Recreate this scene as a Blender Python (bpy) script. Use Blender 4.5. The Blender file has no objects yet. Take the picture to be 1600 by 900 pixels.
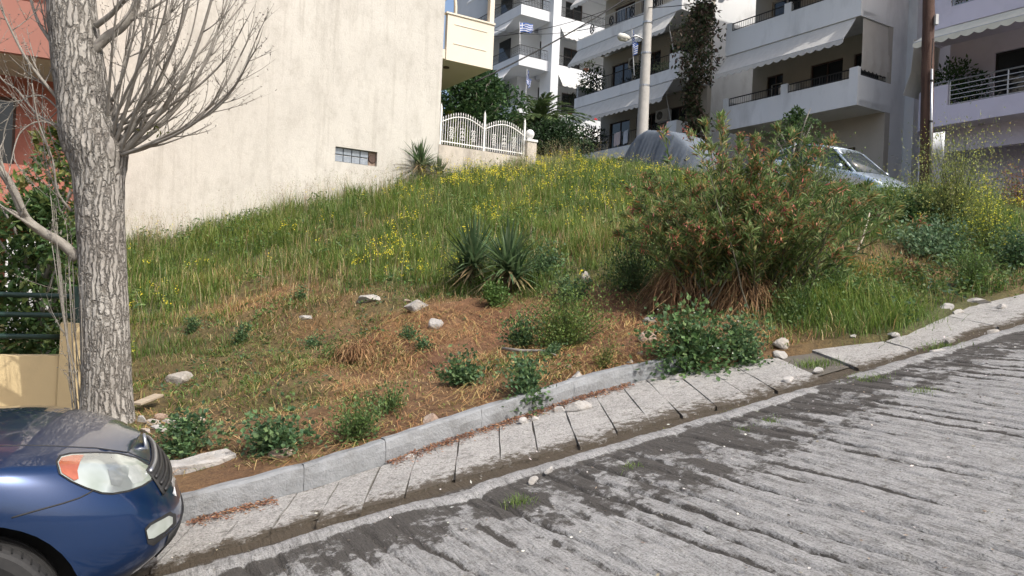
import bpy, bmesh, math, random
import numpy as np
from mathutils import Vector, Matrix
from mathutils.bvhtree import BVHTree
from mathutils.geometry import delaunay_2d_cdt

# ------------------------------------------------------------------ camera, world, sun, exposure
scene = bpy.context.scene
COL = scene.collection
FPX = 1190.0                       # focal length in pixels of the 1600-wide photograph
ROLL = math.atan(0.045)
CR, SR = math.cos(ROLL), math.sin(ROLL)
EYE = np.array([0.0, 0.0, 1.6])
cam_d = bpy.data.cameras.new("camera")
cam_d.sensor_width = 36.0
cam_d.lens = 36.0 * FPX / 1600.0
cam_d.clip_start = 0.05
cam_d.clip_end = 3000.0
cam = bpy.data.objects.new("camera", cam_d)
COL.objects.link(cam)
cam.matrix_world = Matrix(((CR, -SR, 0, 0), (0, 0, -1, 0), (SR, CR, 0, 1.6), (0, 0, 0, 1)))
scene.camera = cam

SUN = Vector((0.56, -0.50, 0.98)).normalized()       # direction towards the sun
world = bpy.data.worlds.new("World")
scene.world = world
world.use_nodes = True
wn = world.node_tree.nodes
wl = world.node_tree.links
wn.clear()
sky = wn.new("ShaderNodeTexSky")
sky.sky_type = 'NISHITA'
sky.sun_disc = False
sky.sun_elevation = math.asin(SUN.z)
sky.sun_rotation = math.atan2(SUN.x, SUN.y)
sky.air_density = 1.0
sky.dust_density = 5.0
sky.ozone_density = 1.0
bg = wn.new("ShaderNodeBackground")
bg.inputs[1].default_value = 0.15
wo = wn.new("ShaderNodeOutputWorld")
wl.new(sky.outputs[0], bg.inputs[0])
wl.new(bg.outputs[0], wo.inputs[0])
sun_d = bpy.data.lights.new("sun", 'SUN')
sun_d.energy = 2.45
sun_d.angle = math.radians(0.6)
sun_d.color = (1.0, 0.975, 0.93)
sun_o = bpy.data.objects.new("sun", sun_d)
COL.objects.link(sun_o)
sun_o.rotation_euler = (-SUN).to_track_quat('-Z', 'Y').to_euler()
sun_o.location = (20, -20, 40)
vs = scene.view_settings
vs.view_transform = 'Standard'
vs.look = 'None'
vs.gamma = 1.0
vs.exposure = 0.56
vs.use_curve_mapping = False
scene.render.film_transparent = False

# ------------------------------------------------------------------ helpers
rng = np.random.default_rng(7)
random.seed(7)

def ray(px, py):
    u = (px - 800) / FPX
    v = (450 - py) / FPX
    return np.array([u * CR - v * SR, 1.0, u * SR + v * CR])

def P(px, py, d):
    return EYE + ray(px, py) * d

def tag(o, label=None, cat=None, group=None, kind=None):
    if label: o["label"] = label
    if cat: o["category"] = cat
    if group: o["group"] = group
    if kind: o["kind"] = kind
    return o

def link(o, parent=None):
    COL.objects.link(o)
    if parent is not None:
        o.parent = parent
    return o

def empty(name, loc=(0, 0, 0), rz=0.0, rot=None):
    o = bpy.data.objects.new(name, None)
    COL.objects.link(o)
    o.empty_display_size = 0.2
    o.location = tuple(float(c) for c in loc)
    o.rotation_euler = rot if rot is not None else (0, 0, rz)
    return o

def mesh_np(name, V, quads=None, tris=None, mat=None, parent=None, col=None, smooth=False):
    me = bpy.data.meshes.new(name)
    V = np.asarray(V, dtype=np.float32)
    nq = 0 if quads is None else len(quads)
    nt = 0 if tris is None else len(tris)
    me.vertices.add(len(V))
    me.vertices.foreach_set("co", V.ravel())
    loops = []
    if nq: loops.append(np.asarray(quads, dtype=np.int32).ravel())
    if nt: loops.append(np.asarray(tris, dtype=np.int32).ravel())
    li = np.concatenate(loops)
    me.loops.add(len(li))
    me.loops.foreach_set("vertex_index", li)
    me.polygons.add(nq + nt)
    starts = np.concatenate([np.arange(nq, dtype=np.int32) * 4, nq * 4 + np.arange(nt, dtype=np.int32) * 3]).astype(np.int32)
    me.polygons.foreach_set("loop_start", starts)
    me.polygons.foreach_set("use_smooth", np.full(nq + nt, bool(smooth)))
    me.update(calc_edges=True)
    me.validate()
    if col is not None:
        at = me.color_attributes.new("Col", 'FLOAT_COLOR', 'POINT')
        c4 = np.ones((len(V), 4), dtype=np.float32)
        c4[:, :3] = col
        at.data.foreach_set("color", c4.ravel())
    if mat: me.materials.append(mat)
    o = bpy.data.objects.new(name, me)
    return link(o, parent)

class MB:
    """collects shapes and builds them as one mesh object"""
    def __init__(s):
        s.v = []; s.f = []; s.m = []
    def add(s, vs_, fs_, mi=0):
        n = len(s.v)
        s.v.extend([tuple(float(c) for c in p) for p in vs_])
        s.f.extend([tuple(i + n for i in f) for f in fs_])
        s.m.extend([mi] * len(fs_))
        return s
    def box(s, x0, x1, y0, y1, z0, z1, mi=0):
        return s.add([(x0,y0,z0),(x1,y0,z0),(x1,y1,z0),(x0,y1,z0),(x0,y0,z1),(x1,y0,z1),(x1,y1,z1),(x0,y1,z1)],
                     [(0,3,2,1),(4,5,6,7),(0,1,5,4),(1,2,6,5),(2,3,7,6),(3,0,4,7)], mi)
    def tube(s, pts, rad, n=6, caps=True, mi=0):
        pts = [Vector(p) for p in pts]
        if not hasattr(rad, '__len__'): rad = [rad] * len(pts)
        vs_ = []; fs_ = []
        ref = None
        for i, p in enumerate(pts):
            t = (pts[min(i+1, len(pts)-1)] - pts[max(i-1, 0)])
            if t.length < 1e-9: t = Vector((0, 0, 1))
            t.normalize()
            if ref is None:
                ref = Vector((1, 0, 0)) if abs(t.x) < .8 else Vector((0, 1, 0))
            a = (ref - t * ref.dot(t)).normalized()
            ref = a
            b = t.cross(a)
            for k in range(n):
                an = 2 * math.pi * k / n
                vs_.append(p + (a * math.cos(an) + b * math.sin(an)) * rad[i])
        for i in range(len(pts) - 1):
            for k in range(n):
                k2 = (k + 1) % n
                fs_.append((i*n+k, i*n+k2, (i+1)*n+k2, (i+1)*n+k))
        if caps:
            fs_.append(tuple(range(n-1, -1, -1)))
            fs_.append(tuple((len(pts)-1)*n + k for k in range(n)))
        return s.add(vs_, fs_, mi)
    def lathe(s, prof, n=20, center=(0, 0, 0), axis='z', mi=0):
        vs_ = []; fs_ = []
        for r, h in prof:
            for k in range(n):
                an = 2*math.pi*k/n
                c, d = r*math.cos(an), r*math.sin(an)
                p = (c, d, h) if axis == 'z' else ((c, h, d) if axis == 'y' else (h, c, d))
                vs_.append((p[0]+center[0], p[1]+center[1], p[2]+center[2]))
        for i in range(len(prof)-1):
            for k in range(n):
                k2 = (k+1) % n
                fs_.append((i*n+k, i*n+k2, (i+1)*n+k2, (i+1)*n+k))
        fs_.append(tuple(range(n)))
        fs_.append(tuple((len(prof)-1)*n+k for k in range(n)))
        return s.add(vs_, fs_, mi)
    def grid(s, pts, nu, nv, mi=0):
        fs_ = [(i*nv+j, i*nv+j+1, (i+1)*nv+j+1, (i+1)*nv+j) for i in range(nu-1) for j in range(nv-1)]
        return s.add(pts, fs_, mi)
    def build(s, name, mat=None, parent=None, smooth=False, bevel=0.0, solid=0.0, sub=0, auto=False, fix=True):
        me = bpy.data.meshes.new(name)
        me.from_pydata(s.v, [], s.f)
        if isinstance(mat, (list, tuple)):
            for m in mat: me.materials.append(m)
            me.polygons.foreach_set("material_index", s.m)
        elif mat: me.materials.append(mat)
        if fix:
            bm = bmesh.new(); bm.from_mesh(me)
            bmesh.ops.recalc_face_normals(bm, faces=bm.faces)
            bm.to_mesh(me); bm.free()
        if smooth:
            me.polygons.foreach_set("use_smooth", [True]*len(me.polygons))
        me.update()
        o = bpy.data.objects.new(name, me)
        link(o, parent)
        if solid:
            m = o.modifiers.new("s", 'SOLIDIFY'); m.thickness = solid; m.offset = 0
        if sub:
            m = o.modifiers.new("d", 'SUBSURF'); m.levels = sub; m.render_levels = sub
        if bevel:
            m = o.modifiers.new("b", 'BEVEL'); m.width = bevel; m.segments = 2; m.limit_method = 'ANGLE'
        return o

# ---- noise in numpy
def _h(i, j, k, seed):
    n = (i*374761393 + j*668265263 + k*2147483647 + seed*974634777) & 0xffffffff
    n = ((n ^ (n >> 13)) * 1274126177) & 0xffffffff
    return ((n ^ (n >> 16)) & 0xffffff) / float(0xffffff)

def vnoise(x, y, z=0.0, seed=0):
    x = np.asarray(x, dtype=np.float64); y = np.asarray(y, dtype=np.float64)
    z = np.zeros_like(x) + z
    i = np.floor(x).astype(np.int64); j = np.floor(y).astype(np.int64); k = np.floor(z).astype(np.int64)
    fx, fy, fz = x-i, y-j, z-k
    fx = fx*fx*(3-2*fx); fy = fy*fy*(3-2*fy); fz = fz*fz*(3-2*fz)
    r = 0
    for a in (0, 1):
        for b in (0, 1):
            for c in (0, 1):
                w = (fx if a else 1-fx)*(fy if b else 1-fy)*(fz if c else 1-fz)
                r = r + w*_h(i+a, j+b, k+c, seed)
    return r

def fbm(x, y, z=0.0, seed=0, oct=4):
    r = 0; a = .5; t = 0
    for o in range(oct):
        r = r + a*vnoise(np.asarray(x)*2**o, np.asarray(y)*2**o, np.asarray(z)*2**o, seed+o*17); t += a; a *= .5
    return r/t

# ---- materials
def new_mat(name):
    m = bpy.data.materials.new(name); m.use_nodes = True
    nt = m.node_tree
    return m, nt, nt.nodes["Principled BSDF"]

def ramp(nt, fac, stops):
    r = nt.nodes.new("ShaderNodeValToRGB")
    el = r.color_ramp.elements
    while len(el) < len(stops): el.new(0.5)
    for e, (p, c) in zip(el, stops):
        e.position = p; e.color = (*c, 1) if len(c) == 3 else c
    nt.links.new(fac, r.inputs[0])
    return r

def noise_node(nt, scale, detail=6, rough=.6, stretch=None):
    g = nt.nodes.new("ShaderNodeNewGeometry")
    n = nt.nodes.new("ShaderNodeTexNoise")
    n.inputs["Scale"].default_value = scale
    n.inputs["Detail"].default_value = detail
    n.inputs["Roughness"].default_value = rough
    if stretch:
        mp = nt.nodes.new("ShaderNodeVectorMath"); mp.operation = 'MULTIPLY'
        mp.inputs[1].default_value = stretch
        nt.links.new(g.outputs["Position"], mp.inputs[0])
        nt.links.new(mp.outputs[0], n.inputs["Vector"])
    else:
        nt.links.new(g.outputs["Position"], n.inputs["Vector"])
    return n

def mixc(nt, fac, a, b, mode='MIX'):
    m = nt.nodes.new("ShaderNodeMix"); m.data_type = 'RGBA'; m.blend_type = mode
    for s_, v in ((m.inputs[0], fac), (m.inputs[6], a), (m.inputs[7], b)):
        if hasattr(v, 'is_linked') or hasattr(v, 'links'): nt.links.new(v, s_)
        elif isinstance(v, (int, float)): s_.default_value = v
        else: s_.default_value = (*v, 1)
    return m.outputs[2]

def M(name, c1, c2=None, scale=3.0, rough=.8, bump=0.0, bscale=None, metal=0.0, spec=None, lo=.3, hi=.7, stretch=None, c3=None, s3=.7, coat=0.0):
    """procedural paint / plaster / stone: two tones mixed by noise, an optional third large-scale stain, and a bump"""
    m, nt, b = new_mat(name)
    c2 = c2 or tuple(x*.8 for x in c1)
    n = noise_node(nt, scale, stretch=stretch)
    r = ramp(nt, n.outputs["Fac"], [(lo, c1), (hi, c2)])
    out = r.outputs[0]
    if c3:
        n3 = noise_node(nt, s3, detail=5, rough=.65, stretch=stretch)
        r3 = ramp(nt, n3.outputs["Fac"], [(.5, (0, 0, 0)), (.72, (1, 1, 1))])
        out = mixc(nt, r3.outputs[0], out, c3)
    nt.links.new(out, b.inputs["Base Color"])
    b.inputs["Roughness"].default_value = rough
    b.inputs["Metallic"].default_value = metal
    if spec is not None: b.inputs["Specular IOR Level"].default_value = spec
    if coat:
        b.inputs["Coat Weight"].default_value = coat; b.inputs["Coat Roughness"].default_value = .03
    if bump:
        nb = noise_node(nt, bscale or scale*6, detail=5, rough=.7)
        bp = nt.nodes.new("ShaderNodeBump"); bp.inputs["Strength"].default_value = 1.0
        bp.inputs["Distance"].default_value = bump
        nt.links.new(nb.outputs["Fac"], bp.inputs["Height"])
        nt.links.new(bp.outputs[0], b.inputs["Normal"])
    return m

def foliage_mat(name, rough=.55, trans=.3, spec=.35):
    m, nt, b = new_mat(name)
    a = nt.nodes.new("ShaderNodeAttribute"); a.attribute_name = "Col"
    nt.links.new(a.outputs["Color"], b.inputs["Base Color"])
    b.inputs["Roughness"].default_value = rough
    b.inputs["Specular IOR Level"].default_value = spec
    tr = nt.nodes.new("ShaderNodeBsdfTranslucent")
    nt.links.new(a.outputs["Color"], tr.inputs[0])
    mx = nt.nodes.new("ShaderNodeMixShader"); mx.inputs[0].default_value = trans
    out = nt.nodes["Material Output"]
    nt.links.new(b.outputs[0], mx.inputs[1]); nt.links.new(tr.outputs[0], mx.inputs[2])
    nt.links.new(mx.outputs[0], out.inputs[0])
    return m

MF = foliage_mat("leaf", trans=.36)
MG = foliage_mat("grass_blade", rough=.5, trans=.42)
MD = foliage_mat("dry_stalk", rough=.8, trans=.15, spec=.15)
m_white = M("white_plaster", (.76, .76, .745), (.69, .69, .675), scale=1.2, rough=.85, bump=.002, bscale=60, c3=(.52, .51, .49), s3=.9, stretch=(1, 1, .5))
m_dark_iron = M("dark_iron", (.02, .02, .022), (.035, .033, .03), scale=20, rough=.5, metal=.3)
m_white_iron = M("white_painted_iron", (.80, .80, .77), (.66, .62, .55), scale=25, rough=.5, lo=.45, hi=.85)
m_awning = M("awning_canvas", (.56, .545, .50), (.48, .465, .425), scale=4, rough=.9, stretch=(1, 1, .3))
m_awning_cream = M("cream_awning_canvas", (.70, .67, .55), (.62, .59, .48), scale=4, rough=.9)
m_glass = M("window_glass", (.012, .015, .018), (.03, .034, .038), scale=.8, rough=.06, spec=.6)
m_frame = M("window_frame_alu", (.55, .55, .54), (.45, .45, .44), scale=8, rough=.45)
m_shutter = M("brown_shutter", (.09, .05, .035), (.06, .035, .025), scale=12, rough=.6)
m_beige = M("beige_plaster", (.46, .42, .355), (.40, .365, .305), scale=1.5, rough=.9, bump=.002, bscale=50)
m_terracotta = M("terracotta_pot", (.38, .15, .08), (.28, .11, .06), scale=10, rough=.8)
m_black = M("black_rubber", (.014, .014, .014), (.024, .023, .022), scale=30, rough=.75)
m_steel = M("galvanised_steel", (.45, .46, .47), (.36, .37, .38), scale=12, rough=.38, metal=.8)
# ------------------------------------------------------------------ the lie of the land
RA, RB = 0.174, 0.087                                  # road plane z = RA x + RB y
EV = np.array([1.0, .5]) / math.sqrt(1.25)             # along the road, uphill
NV = np.array([-.5, 1.0]) / math.sqrt(1.25)            # across it, towards the plot
AV = np.array([.849, .528]); BV = np.array([-.528, .849])   # axes of the upper street's houses

def st(s, t):
    return np.array(s)[..., None]*EV + np.array(t)[..., None]*NV

def road_z(x, y): return RA*x + RB*y
def street_z(x, y): return 3.85 + .23*((x-8.5)*BV[0] + (y-19)*BV[1])

KERB_S = [-9, -.6, .4, 1.1, 1.5, 1.9, 2.35, 2.8, 3.5, 4.06, 4.62]
KERB_T = [5.75, 5.25, 5.06, 5.07, 5.15, 5.27, 5.39, 5.47, 5.62, 5.66, 5.58]
BACK_S = [4.62, 5.4, 5.9, 6.5, 6.9, 7.4, 8.0, 9.3, 16]
BACK_T = [5.5, 5.34, 5.25, 4.95, 4.93, 5.15, 5.32, 5.3, 5.3]
def edge_t(s):
    return np.where(s < 4.62, np.interp(s, KERB_S, KERB_T)+.14, np.interp(s, BACK_S, BACK_T))

ctrl = []
def cp(px, py, d): ctrl.append(tuple(P(px, py, d)))
for px, py, d in [(300,640,7.3),(400,560,9.5),(350,470,12.5),(250,420,15.5),(195,388,17.7),(300,362,18.5),(400,342,19.3),(550,312,20.6),
                  (700,560,8),(700,490,10),(700,430,12.5),(700,340,17),(690,285,21.8),(600,560,8.2),(560,470,11.4),(500,400,15),(450,500,10.8),
                  (950,520,8.3),(950,440,10.5),(950,360,14),(950,285,20),(830,280,21.5),(820,480,9.6),(820,400,12.6),(830,330,17),
                  (1130,500,8.7),(1130,430,10.3),(1150,330,14.2),(1150,295,17),(1040,500,8.5),(1040,400,11.5),
                  (1250,480,8.9),(1350,440,10.1),(1350,370,12.0),(1350,315,14.6),(1250,400,11.2),(1250,320,14.5),(1460,430,10.2),(1460,360,12.4),(1460,312,14.6),
                  (1580,410,10.6),(1580,350,12.6),(1590,318,14.6)]:
    cp(px, py, d)
for s in (-8, -5, -2.5, 0, 1.2, 2.4, 3.6, 4.5, 5.5, 6.5, 8, 9.5, 12, 15):
    t = float(edge_t(np.array(s*1.0)))
    for dt, dz in ((0, .13 if s < 4.6 else .03), (.5, .17 if s < 4.6 else .12)):
        p = st(s, t+dt); ctrl.append((p[0], p[1], road_z(*p)+dz))
for b in (-6, -2, 2, 6, 11, 17, 24, 32, 42):
    for a in (-2.6, 0, 3, 7, 14):
        p = np.array([8.5, 19]) + a*AV + b*BV
        ctrl.append((p[0], p[1], street_z(*p)))
for x, y, z in [(-6, 8, .1), (-9, 10, .2), (-12, 13, .5), (-8, 13, .9), (-14, 18, 1.2), (-20, 20, .6), (-12, 24, 3), (-3.4, 6.4, .26), (-5, 7.2, .05),
                (-5, 26, 5.2), (-2, 30, 6.2), (-12, 34, 6), (-25, 10, -2.5)]:
    ctrl.append((x, y, z))
ctrl = np.array(ctrl)
_D = np.sqrt(((ctrl[:, None, :2]-ctrl[None, :, :2])**2).sum(-1))
_n = len(ctrl)
_A = np.zeros((_n+3, _n+3))
_A[:_n, :_n] = np.sqrt(_D**2+.35**2) - .012*np.eye(_n)*10
_A[:_n, _n:] = np.c_[np.ones(_n), ctrl[:, :2]]
_A[_n:, :_n] = _A[:_n, _n:].T
_W = np.linalg.solve(_A, np.r_[ctrl[:, 2], 0, 0, 0])

def rbf(x, y):
    x = np.clip(x, -26, 30); y = np.clip(y, -8, 60)
    sh = x.shape; x = x.ravel(); y = y.ravel()
    out = np.zeros(len(x))
    for i in range(0, len(x), 20000):
        xs, ys = x[i:i+20000], y[i:i+20000]
        d = np.sqrt((xs[:, None]-ctrl[:, 0])**2+(ys[:, None]-ctrl[:, 1])**2+.35**2)
        out[i:i+20000] = d@_W[:_n] + _W[_n] + _W[_n+1]*xs + _W[_n+2]*ys
    return out.reshape(sh)

def smooth(a, b, x):
    t = np.clip((x-a)/(b-a), 0, 1); return t*t*(3-2*t)

def ground_exact(x, y):
    s = x*EV[0]+y*EV[1]; t = x*NV[0]+y*NV[1]
    z = rbf(x, y)
    lot = smooth(.25, 1.2, t-edge_t(s))
    bump = (fbm(x*.9, y*.9, seed=3)-.5)*.34 + (fbm(x*3.1, y*3.1, seed=9)-.5)*.16
    z = z + bump*lot*smooth(-.5, 3, 19-(x*.3+y*.8))
    rz = road_z(x, y)
    near = t < edge_t(s)-.06
    z = np.where(near, np.where(t > -4, rz-.10, rz-.10), z)
    return z

GX = np.concatenate([[-600, -300, -150, -80, -50, -35], np.arange(-26, -12, .8), np.arange(-12, 15, .11), np.arange(15.5, 31, .9), [40, 60, 100, 200, 400, 700]])
GY = np.concatenate([[-500, -250, -120, -60, -30, -15], np.arange(-8, 3, .8), np.arange(3.2, 24, .11), np.arange(24.3, 60, .9), [70, 90, 130, 250, 500, 900]])
gx, gy = np.meshgrid(GX, GY, indexing='ij')
GZ = ground_exact(gx, gy)

def ground(x, y):
    x = np.asarray(x, float); y = np.asarray(y, float)
    i = np.clip(np.searchsorted(GX, x)-1, 0, len(GX)-2); j = np.clip(np.searchsorted(GY, y)-1, 0, len(GY)-2)
    fx = (x-GX[i])/(GX[i+1]-GX[i]); fy = (y-GY[j])/(GY[j+1]-GY[j])
    return (GZ[i, j]*(1-fx)*(1-fy)+GZ[i+1, j]*fx*(1-fy)+GZ[i, j+1]*(1-fx)*fy+GZ[i+1, j+1]*fx*fy)

_DS = np.arange(4, 30, .03)
def hit(px, py):
    """where the sight line through a spot of the photograph meets the ground"""
    r = ray(px, py)
    q = EYE + r*_DS[:, None]
    under = q[:, 2] < ground(q[:, 0], q[:, 1])
    k = int(np.argmax(under)) if under.any() else len(_DS)-1
    return q[k]

# what grows where: world-space spots, found on the slope and blended by distance
#        px   py  height cover green flowers
fields = [(230,430,.34,1,.95,.04),(300,395,.42,1,1,.03),(400,372,.50,1,.95,.02),(500,335,.55,1,.95,.03),(600,312,.55,1,.95,.05),(260,470,.30,.95,.85,.05),(240,530,.26,.7,.75,.03),
 (350,440,.28,.95,.62,.03),(450,425,.34,.95,.60,.03),(540,400,.36,1,.80,.05),(620,385,.36,1,.88,.30),(560,360,.34,.9,.70,.05),(690,330,.45,1,.9,.35),(780,298,.52,1,.88,.6),(850,300,.5,1,.9,.45),
 (950,300,.5,1,.9,.15),(1010,290,.5,1,.9,.1),(640,430,.34,1,.92,.38),(690,420,.4,1,.92,.3),(830,365,.42,1,.82,.15),(900,390,.36,1,.6,.05),(880,330,.45,1,.8,.15),(740,310,.5,1,.85,.5),
 (420,470,0.176,0.8,0.323,0),(300,520,0.11,0.6,0.62,0),(400,545,0.099,0.6,0.62,0),(500,520,0.11,0.55,0.458,0),(600,565,0.099,0.55,0.296,0),(700,565,0.088,0.5,0.242,0),(745,500,0.05,0.12,0.05,0),(690,520,0.05,0.15,0.05,0),
 (720,610,0.11,0.55,0.35,0),(560,610,0.088,0.55,0.35,0),(450,620,0.132,0.65,0.62,0),(350,610,0.143,0.7,0.62,0),(290,650,0.066,0.4,0.552,0),(650,500,0.066,0.3,0.215,0),(1000,480,0.05,0.15,0.02,0),(985,560,0.06,0.25,0.04,0),
 (800,575,0.132,0.6,0.485,0),(870,575,0.088,0.5,0.35,0),(330,560,0.132,0.7,0.62,0),(520,470,0.154,0.8,0.485,0),(600,470,0.143,0.7,0.62,0),(900,470,0.066,0.3,0.215,0),(640,640,0.088,0.5,0.35,0),(480,690,0.066,0.4,0.35,0),
 (850,440,.2,.9,.9,0),(1000,430,.3,.95,.85,.02),(970,380,.4,1,.6,.02),(1080,530,.08,.4,.3,0),(1190,520,.10,.6,.45,0),(1250,490,.34,1,.92,0),(1340,480,.36,1,.88,0),(1400,470,.34,1,.8,0),(1240,440,.3,1,.85,0),
 (1450,435,.16,.8,.42,0),(1390,400,.2,.9,.5,.02),(1300,375,.3,1,.85,.02),(1300,320,.35,1,.85,.05),(1400,330,.3,1,.9,.03),(1490,400,.25,.9,.7,.05),(1570,410,.25,.9,.75,.05),(1420,370,.2,.9,.85,0),
 (1530,330,.4,1,.85,.2),(1130,460,.2,.8,.4,0),(780,440,.3,.9,.9,0),(760,370,.4,1,.92,.25)]
_fp = np.array([[*hit(a, b)[:2], c, d, e, f] for a, b, c, d, e, f in fields])

def veg(x, y):
    d2 = (x[:, None]-_fp[:, 0])**2+(y[:, None]-_fp[:, 1])**2+.02
    w = 1/d2**1.7
    w /= w.sum(1, keepdims=True)
    return w@_fp[:, 2:]

m_soil = None
def soil_mat():
    m, nt, b = new_mat("soil_and_litter")
    a = nt.nodes.new("ShaderNodeAttribute"); a.attribute_name = "Col"
    n1 = noise_node(nt, 7, 8, .7); n2 = noise_node(nt, 45, 6, .75)
    r1 = ramp(nt, n1.outputs["Fac"], [(.32, (.55, .50, .46)), (.55, (1, 1, 1)), (.75, (1.35, 1.25, 1.1))])
    r2 = ramp(nt, n2.outputs["Fac"], [(.3, (.5, .5, .5)), (.7, (1.45, 1.4, 1.3))])
    c = mixc(nt, 1.0, a.outputs["Color"], r1.outputs[0], 'MULTIPLY')
    c = mixc(nt, 1.0, c, r2.outputs[0], 'MULTIPLY')
    nt.links.new(c, b.inputs["Base Color"])
    b.inputs["Roughness"].default_value = .95
    bp = nt.nodes.new("ShaderNodeBump"); bp.inputs["Distance"].default_value = .03
    nt.links.new(n2.outputs["Fac"], bp.inputs["Height"]); nt.links.new(bp.outputs[0], b.inputs["Normal"])
    return m
m_soil = soil_mat()

def build_ground():
    nx, ny = len(GX), len(GY)
    idx = np.arange(nx*ny).reshape(nx, ny)
    q = np.stack([idx[:-1, :-1], idx[1:, :-1], idx[1:, 1:], idx[:-1, 1:]], -1).reshape(-1, 4)
    x = gx.ravel(); y = gy.ravel()
    g = np.zeros(len(x))
    for i in range(0, len(x), 20000):
        g[i:i+20000] = veg(x[i:i+20000], y[i:i+20000])[:, 2]
    nz = fbm(x*1.7, y*1.7, seed=21)
    soil = np.array([.18, .088, .046]); straw = np.array([.27, .155, .075]); green = np.array([.075, .095, .030])
    k = np.clip((nz-.35)*2.4, 0, 1)[:, None]
    c = soil*(1-k)+straw*k
    gg = np.clip((g-.25)*1.6, 0, 1)[:, None]
    c = c*(1-gg)+green*gg
    o = mesh_np("ground", np.c_[x, y, GZ.ravel()], quads=q, mat=m_soil, col=c, smooth=True)
    tag(o, kind="structure", label="sloping vacant plot of reddish soil and dry litter")
build_ground()

# ------------------------------------------------------------------ the concrete road with its cross grooves
def concrete_mat(name, light, dark, useattr=True, fine=90, broom=False):
    m, nt, b = new_mat(name)
    n1 = noise_node(nt, 2.2, 8, .72); n2 = noise_node(nt, fine, 4, .8); n4 = noise_node(nt, 13, 7, .72)
    r1 = ramp(nt, n1.outputs["Fac"], [(.3, tuple(x*.84 for x in light)), (.7, tuple(x*1.08 for x in light))])
    r2 = ramp(nt, n2.outputs["Fac"], [(.36, (.34, .335, .33)), (.45, (.86, .86, .855)), (.56, (1.0, 1.0, 1.0)), (.68, (1.28, 1.28, 1.27))])
    r4 = ramp(nt, n4.outputs["Fac"], [(.33, (.58, .57, .55)), (.46, (.95, .95, .95)), (.7, (1.10, 1.10, 1.10))])
    c = mixc(nt, 1.0, r1.outputs[0], r2.outputs[0], 'MULTIPLY')
    c = mixc(nt, 1.0, c, r4.outputs[0], 'MULTIPLY')
    nbr = None
    if broom:                                   # fine striations left by the broom, square to the kerb
        gp = nt.nodes.new("ShaderNodeNewGeometry")
        cb = nt.nodes.new("ShaderNodeCombineXYZ")
        for k, (vec) in enumerate(((EV[0]*38, EV[1]*38, 0), (NV[0]*4.5, NV[1]*4.5, 0))):
            dt = nt.nodes.new("ShaderNodeVectorMath"); dt.operation = 'DOT_PRODUCT'; dt.inputs[1].default_value = vec
            nt.links.new(gp.outputs["Position"], dt.inputs[0]); nt.links.new(dt.outputs["Value"], cb.inputs[k])
        nbr = nt.nodes.new("ShaderNodeTexNoise"); nbr.inputs["Scale"].default_value = 1.0; nbr.inputs["Detail"].default_value = 4; nbr.inputs["Roughness"].default_value = .65
        nt.links.new(cb.outputs[0], nbr.inputs["Vector"])
        rbm = ramp(nt, nbr.outputs["Fac"], [(.34, (.62, .615, .605)), (.47, (.97, .97, .97)), (.66, (1.10, 1.10, 1.09))])
        c = mixc(nt, 1.0, c, rbm.outputs[0], 'MULTIPLY')
    if useattr:
        a = nt.nodes.new("ShaderNodeAttribute"); a.attribute_name = "Col"
        sp = nt.nodes.new("ShaderNodeSeparateColor"); nt.links.new(a.outputs["Color"], sp.inputs[0])
        n3 = noise_node(nt, 16, 7, .75)
        ad = nt.nodes.new("ShaderNodeMath"); ad.operation = 'ADD'
        nt.links.new(sp.outputs[0], ad.inputs[0]); nt.links.new(n3.outputs["Fac"], ad.inputs[1])
        r3 = ramp(nt, ad.outputs[0], [(.86, (0, 0, 0)), (1.04, (1, 1, 1))])
        dk = mixc(nt, sp.outputs[1], dark, (.085, .068, .048))
        dkm = mixc(nt, .8, dk, mixc(nt, 1.0, dk, r2.outputs[0], 'MULTIPLY'))
        c = mixc(nt, r3.outputs[0], c, dkm)
    nt.links.new(c, b.inputs["Base Color"])
    b.inputs["Roughness"].default_value = .9
    b.inputs["Specular IOR Level"].default_value = .25
    bp = nt.nodes.new("ShaderNodeBump"); bp.inputs["Distance"].default_value = .008
    nt.links.new(n2.outputs["Fac"], bp.inputs["Height"])
    bp2 = nt.nodes.new("ShaderNodeBump"); bp2.inputs["Distance"].default_value = .018
    nt.links.new((nbr or n4).outputs["Fac"], bp2.inputs["Height"]); nt.links.new(bp.outputs[0], bp2.inputs["Normal"])
    nt.links.new(bp2.outputs[0], b.inputs["Normal"])
    return m
m_road = concrete_mat("road_concrete", (.33, .325, .315), (.075, .069, .062), broom=True)
m_slab = concrete_mat("slab_concrete", (.40, .385, .36), (.12, .105, .085), fine=65)
m_kerb = M("kerb_concrete", (.285, .295, .30), (.215, .222, .225), scale=9, rough=.9, bump=.012, bscale=45, c3=(.155, .155, .15), s3=3.5)

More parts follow.
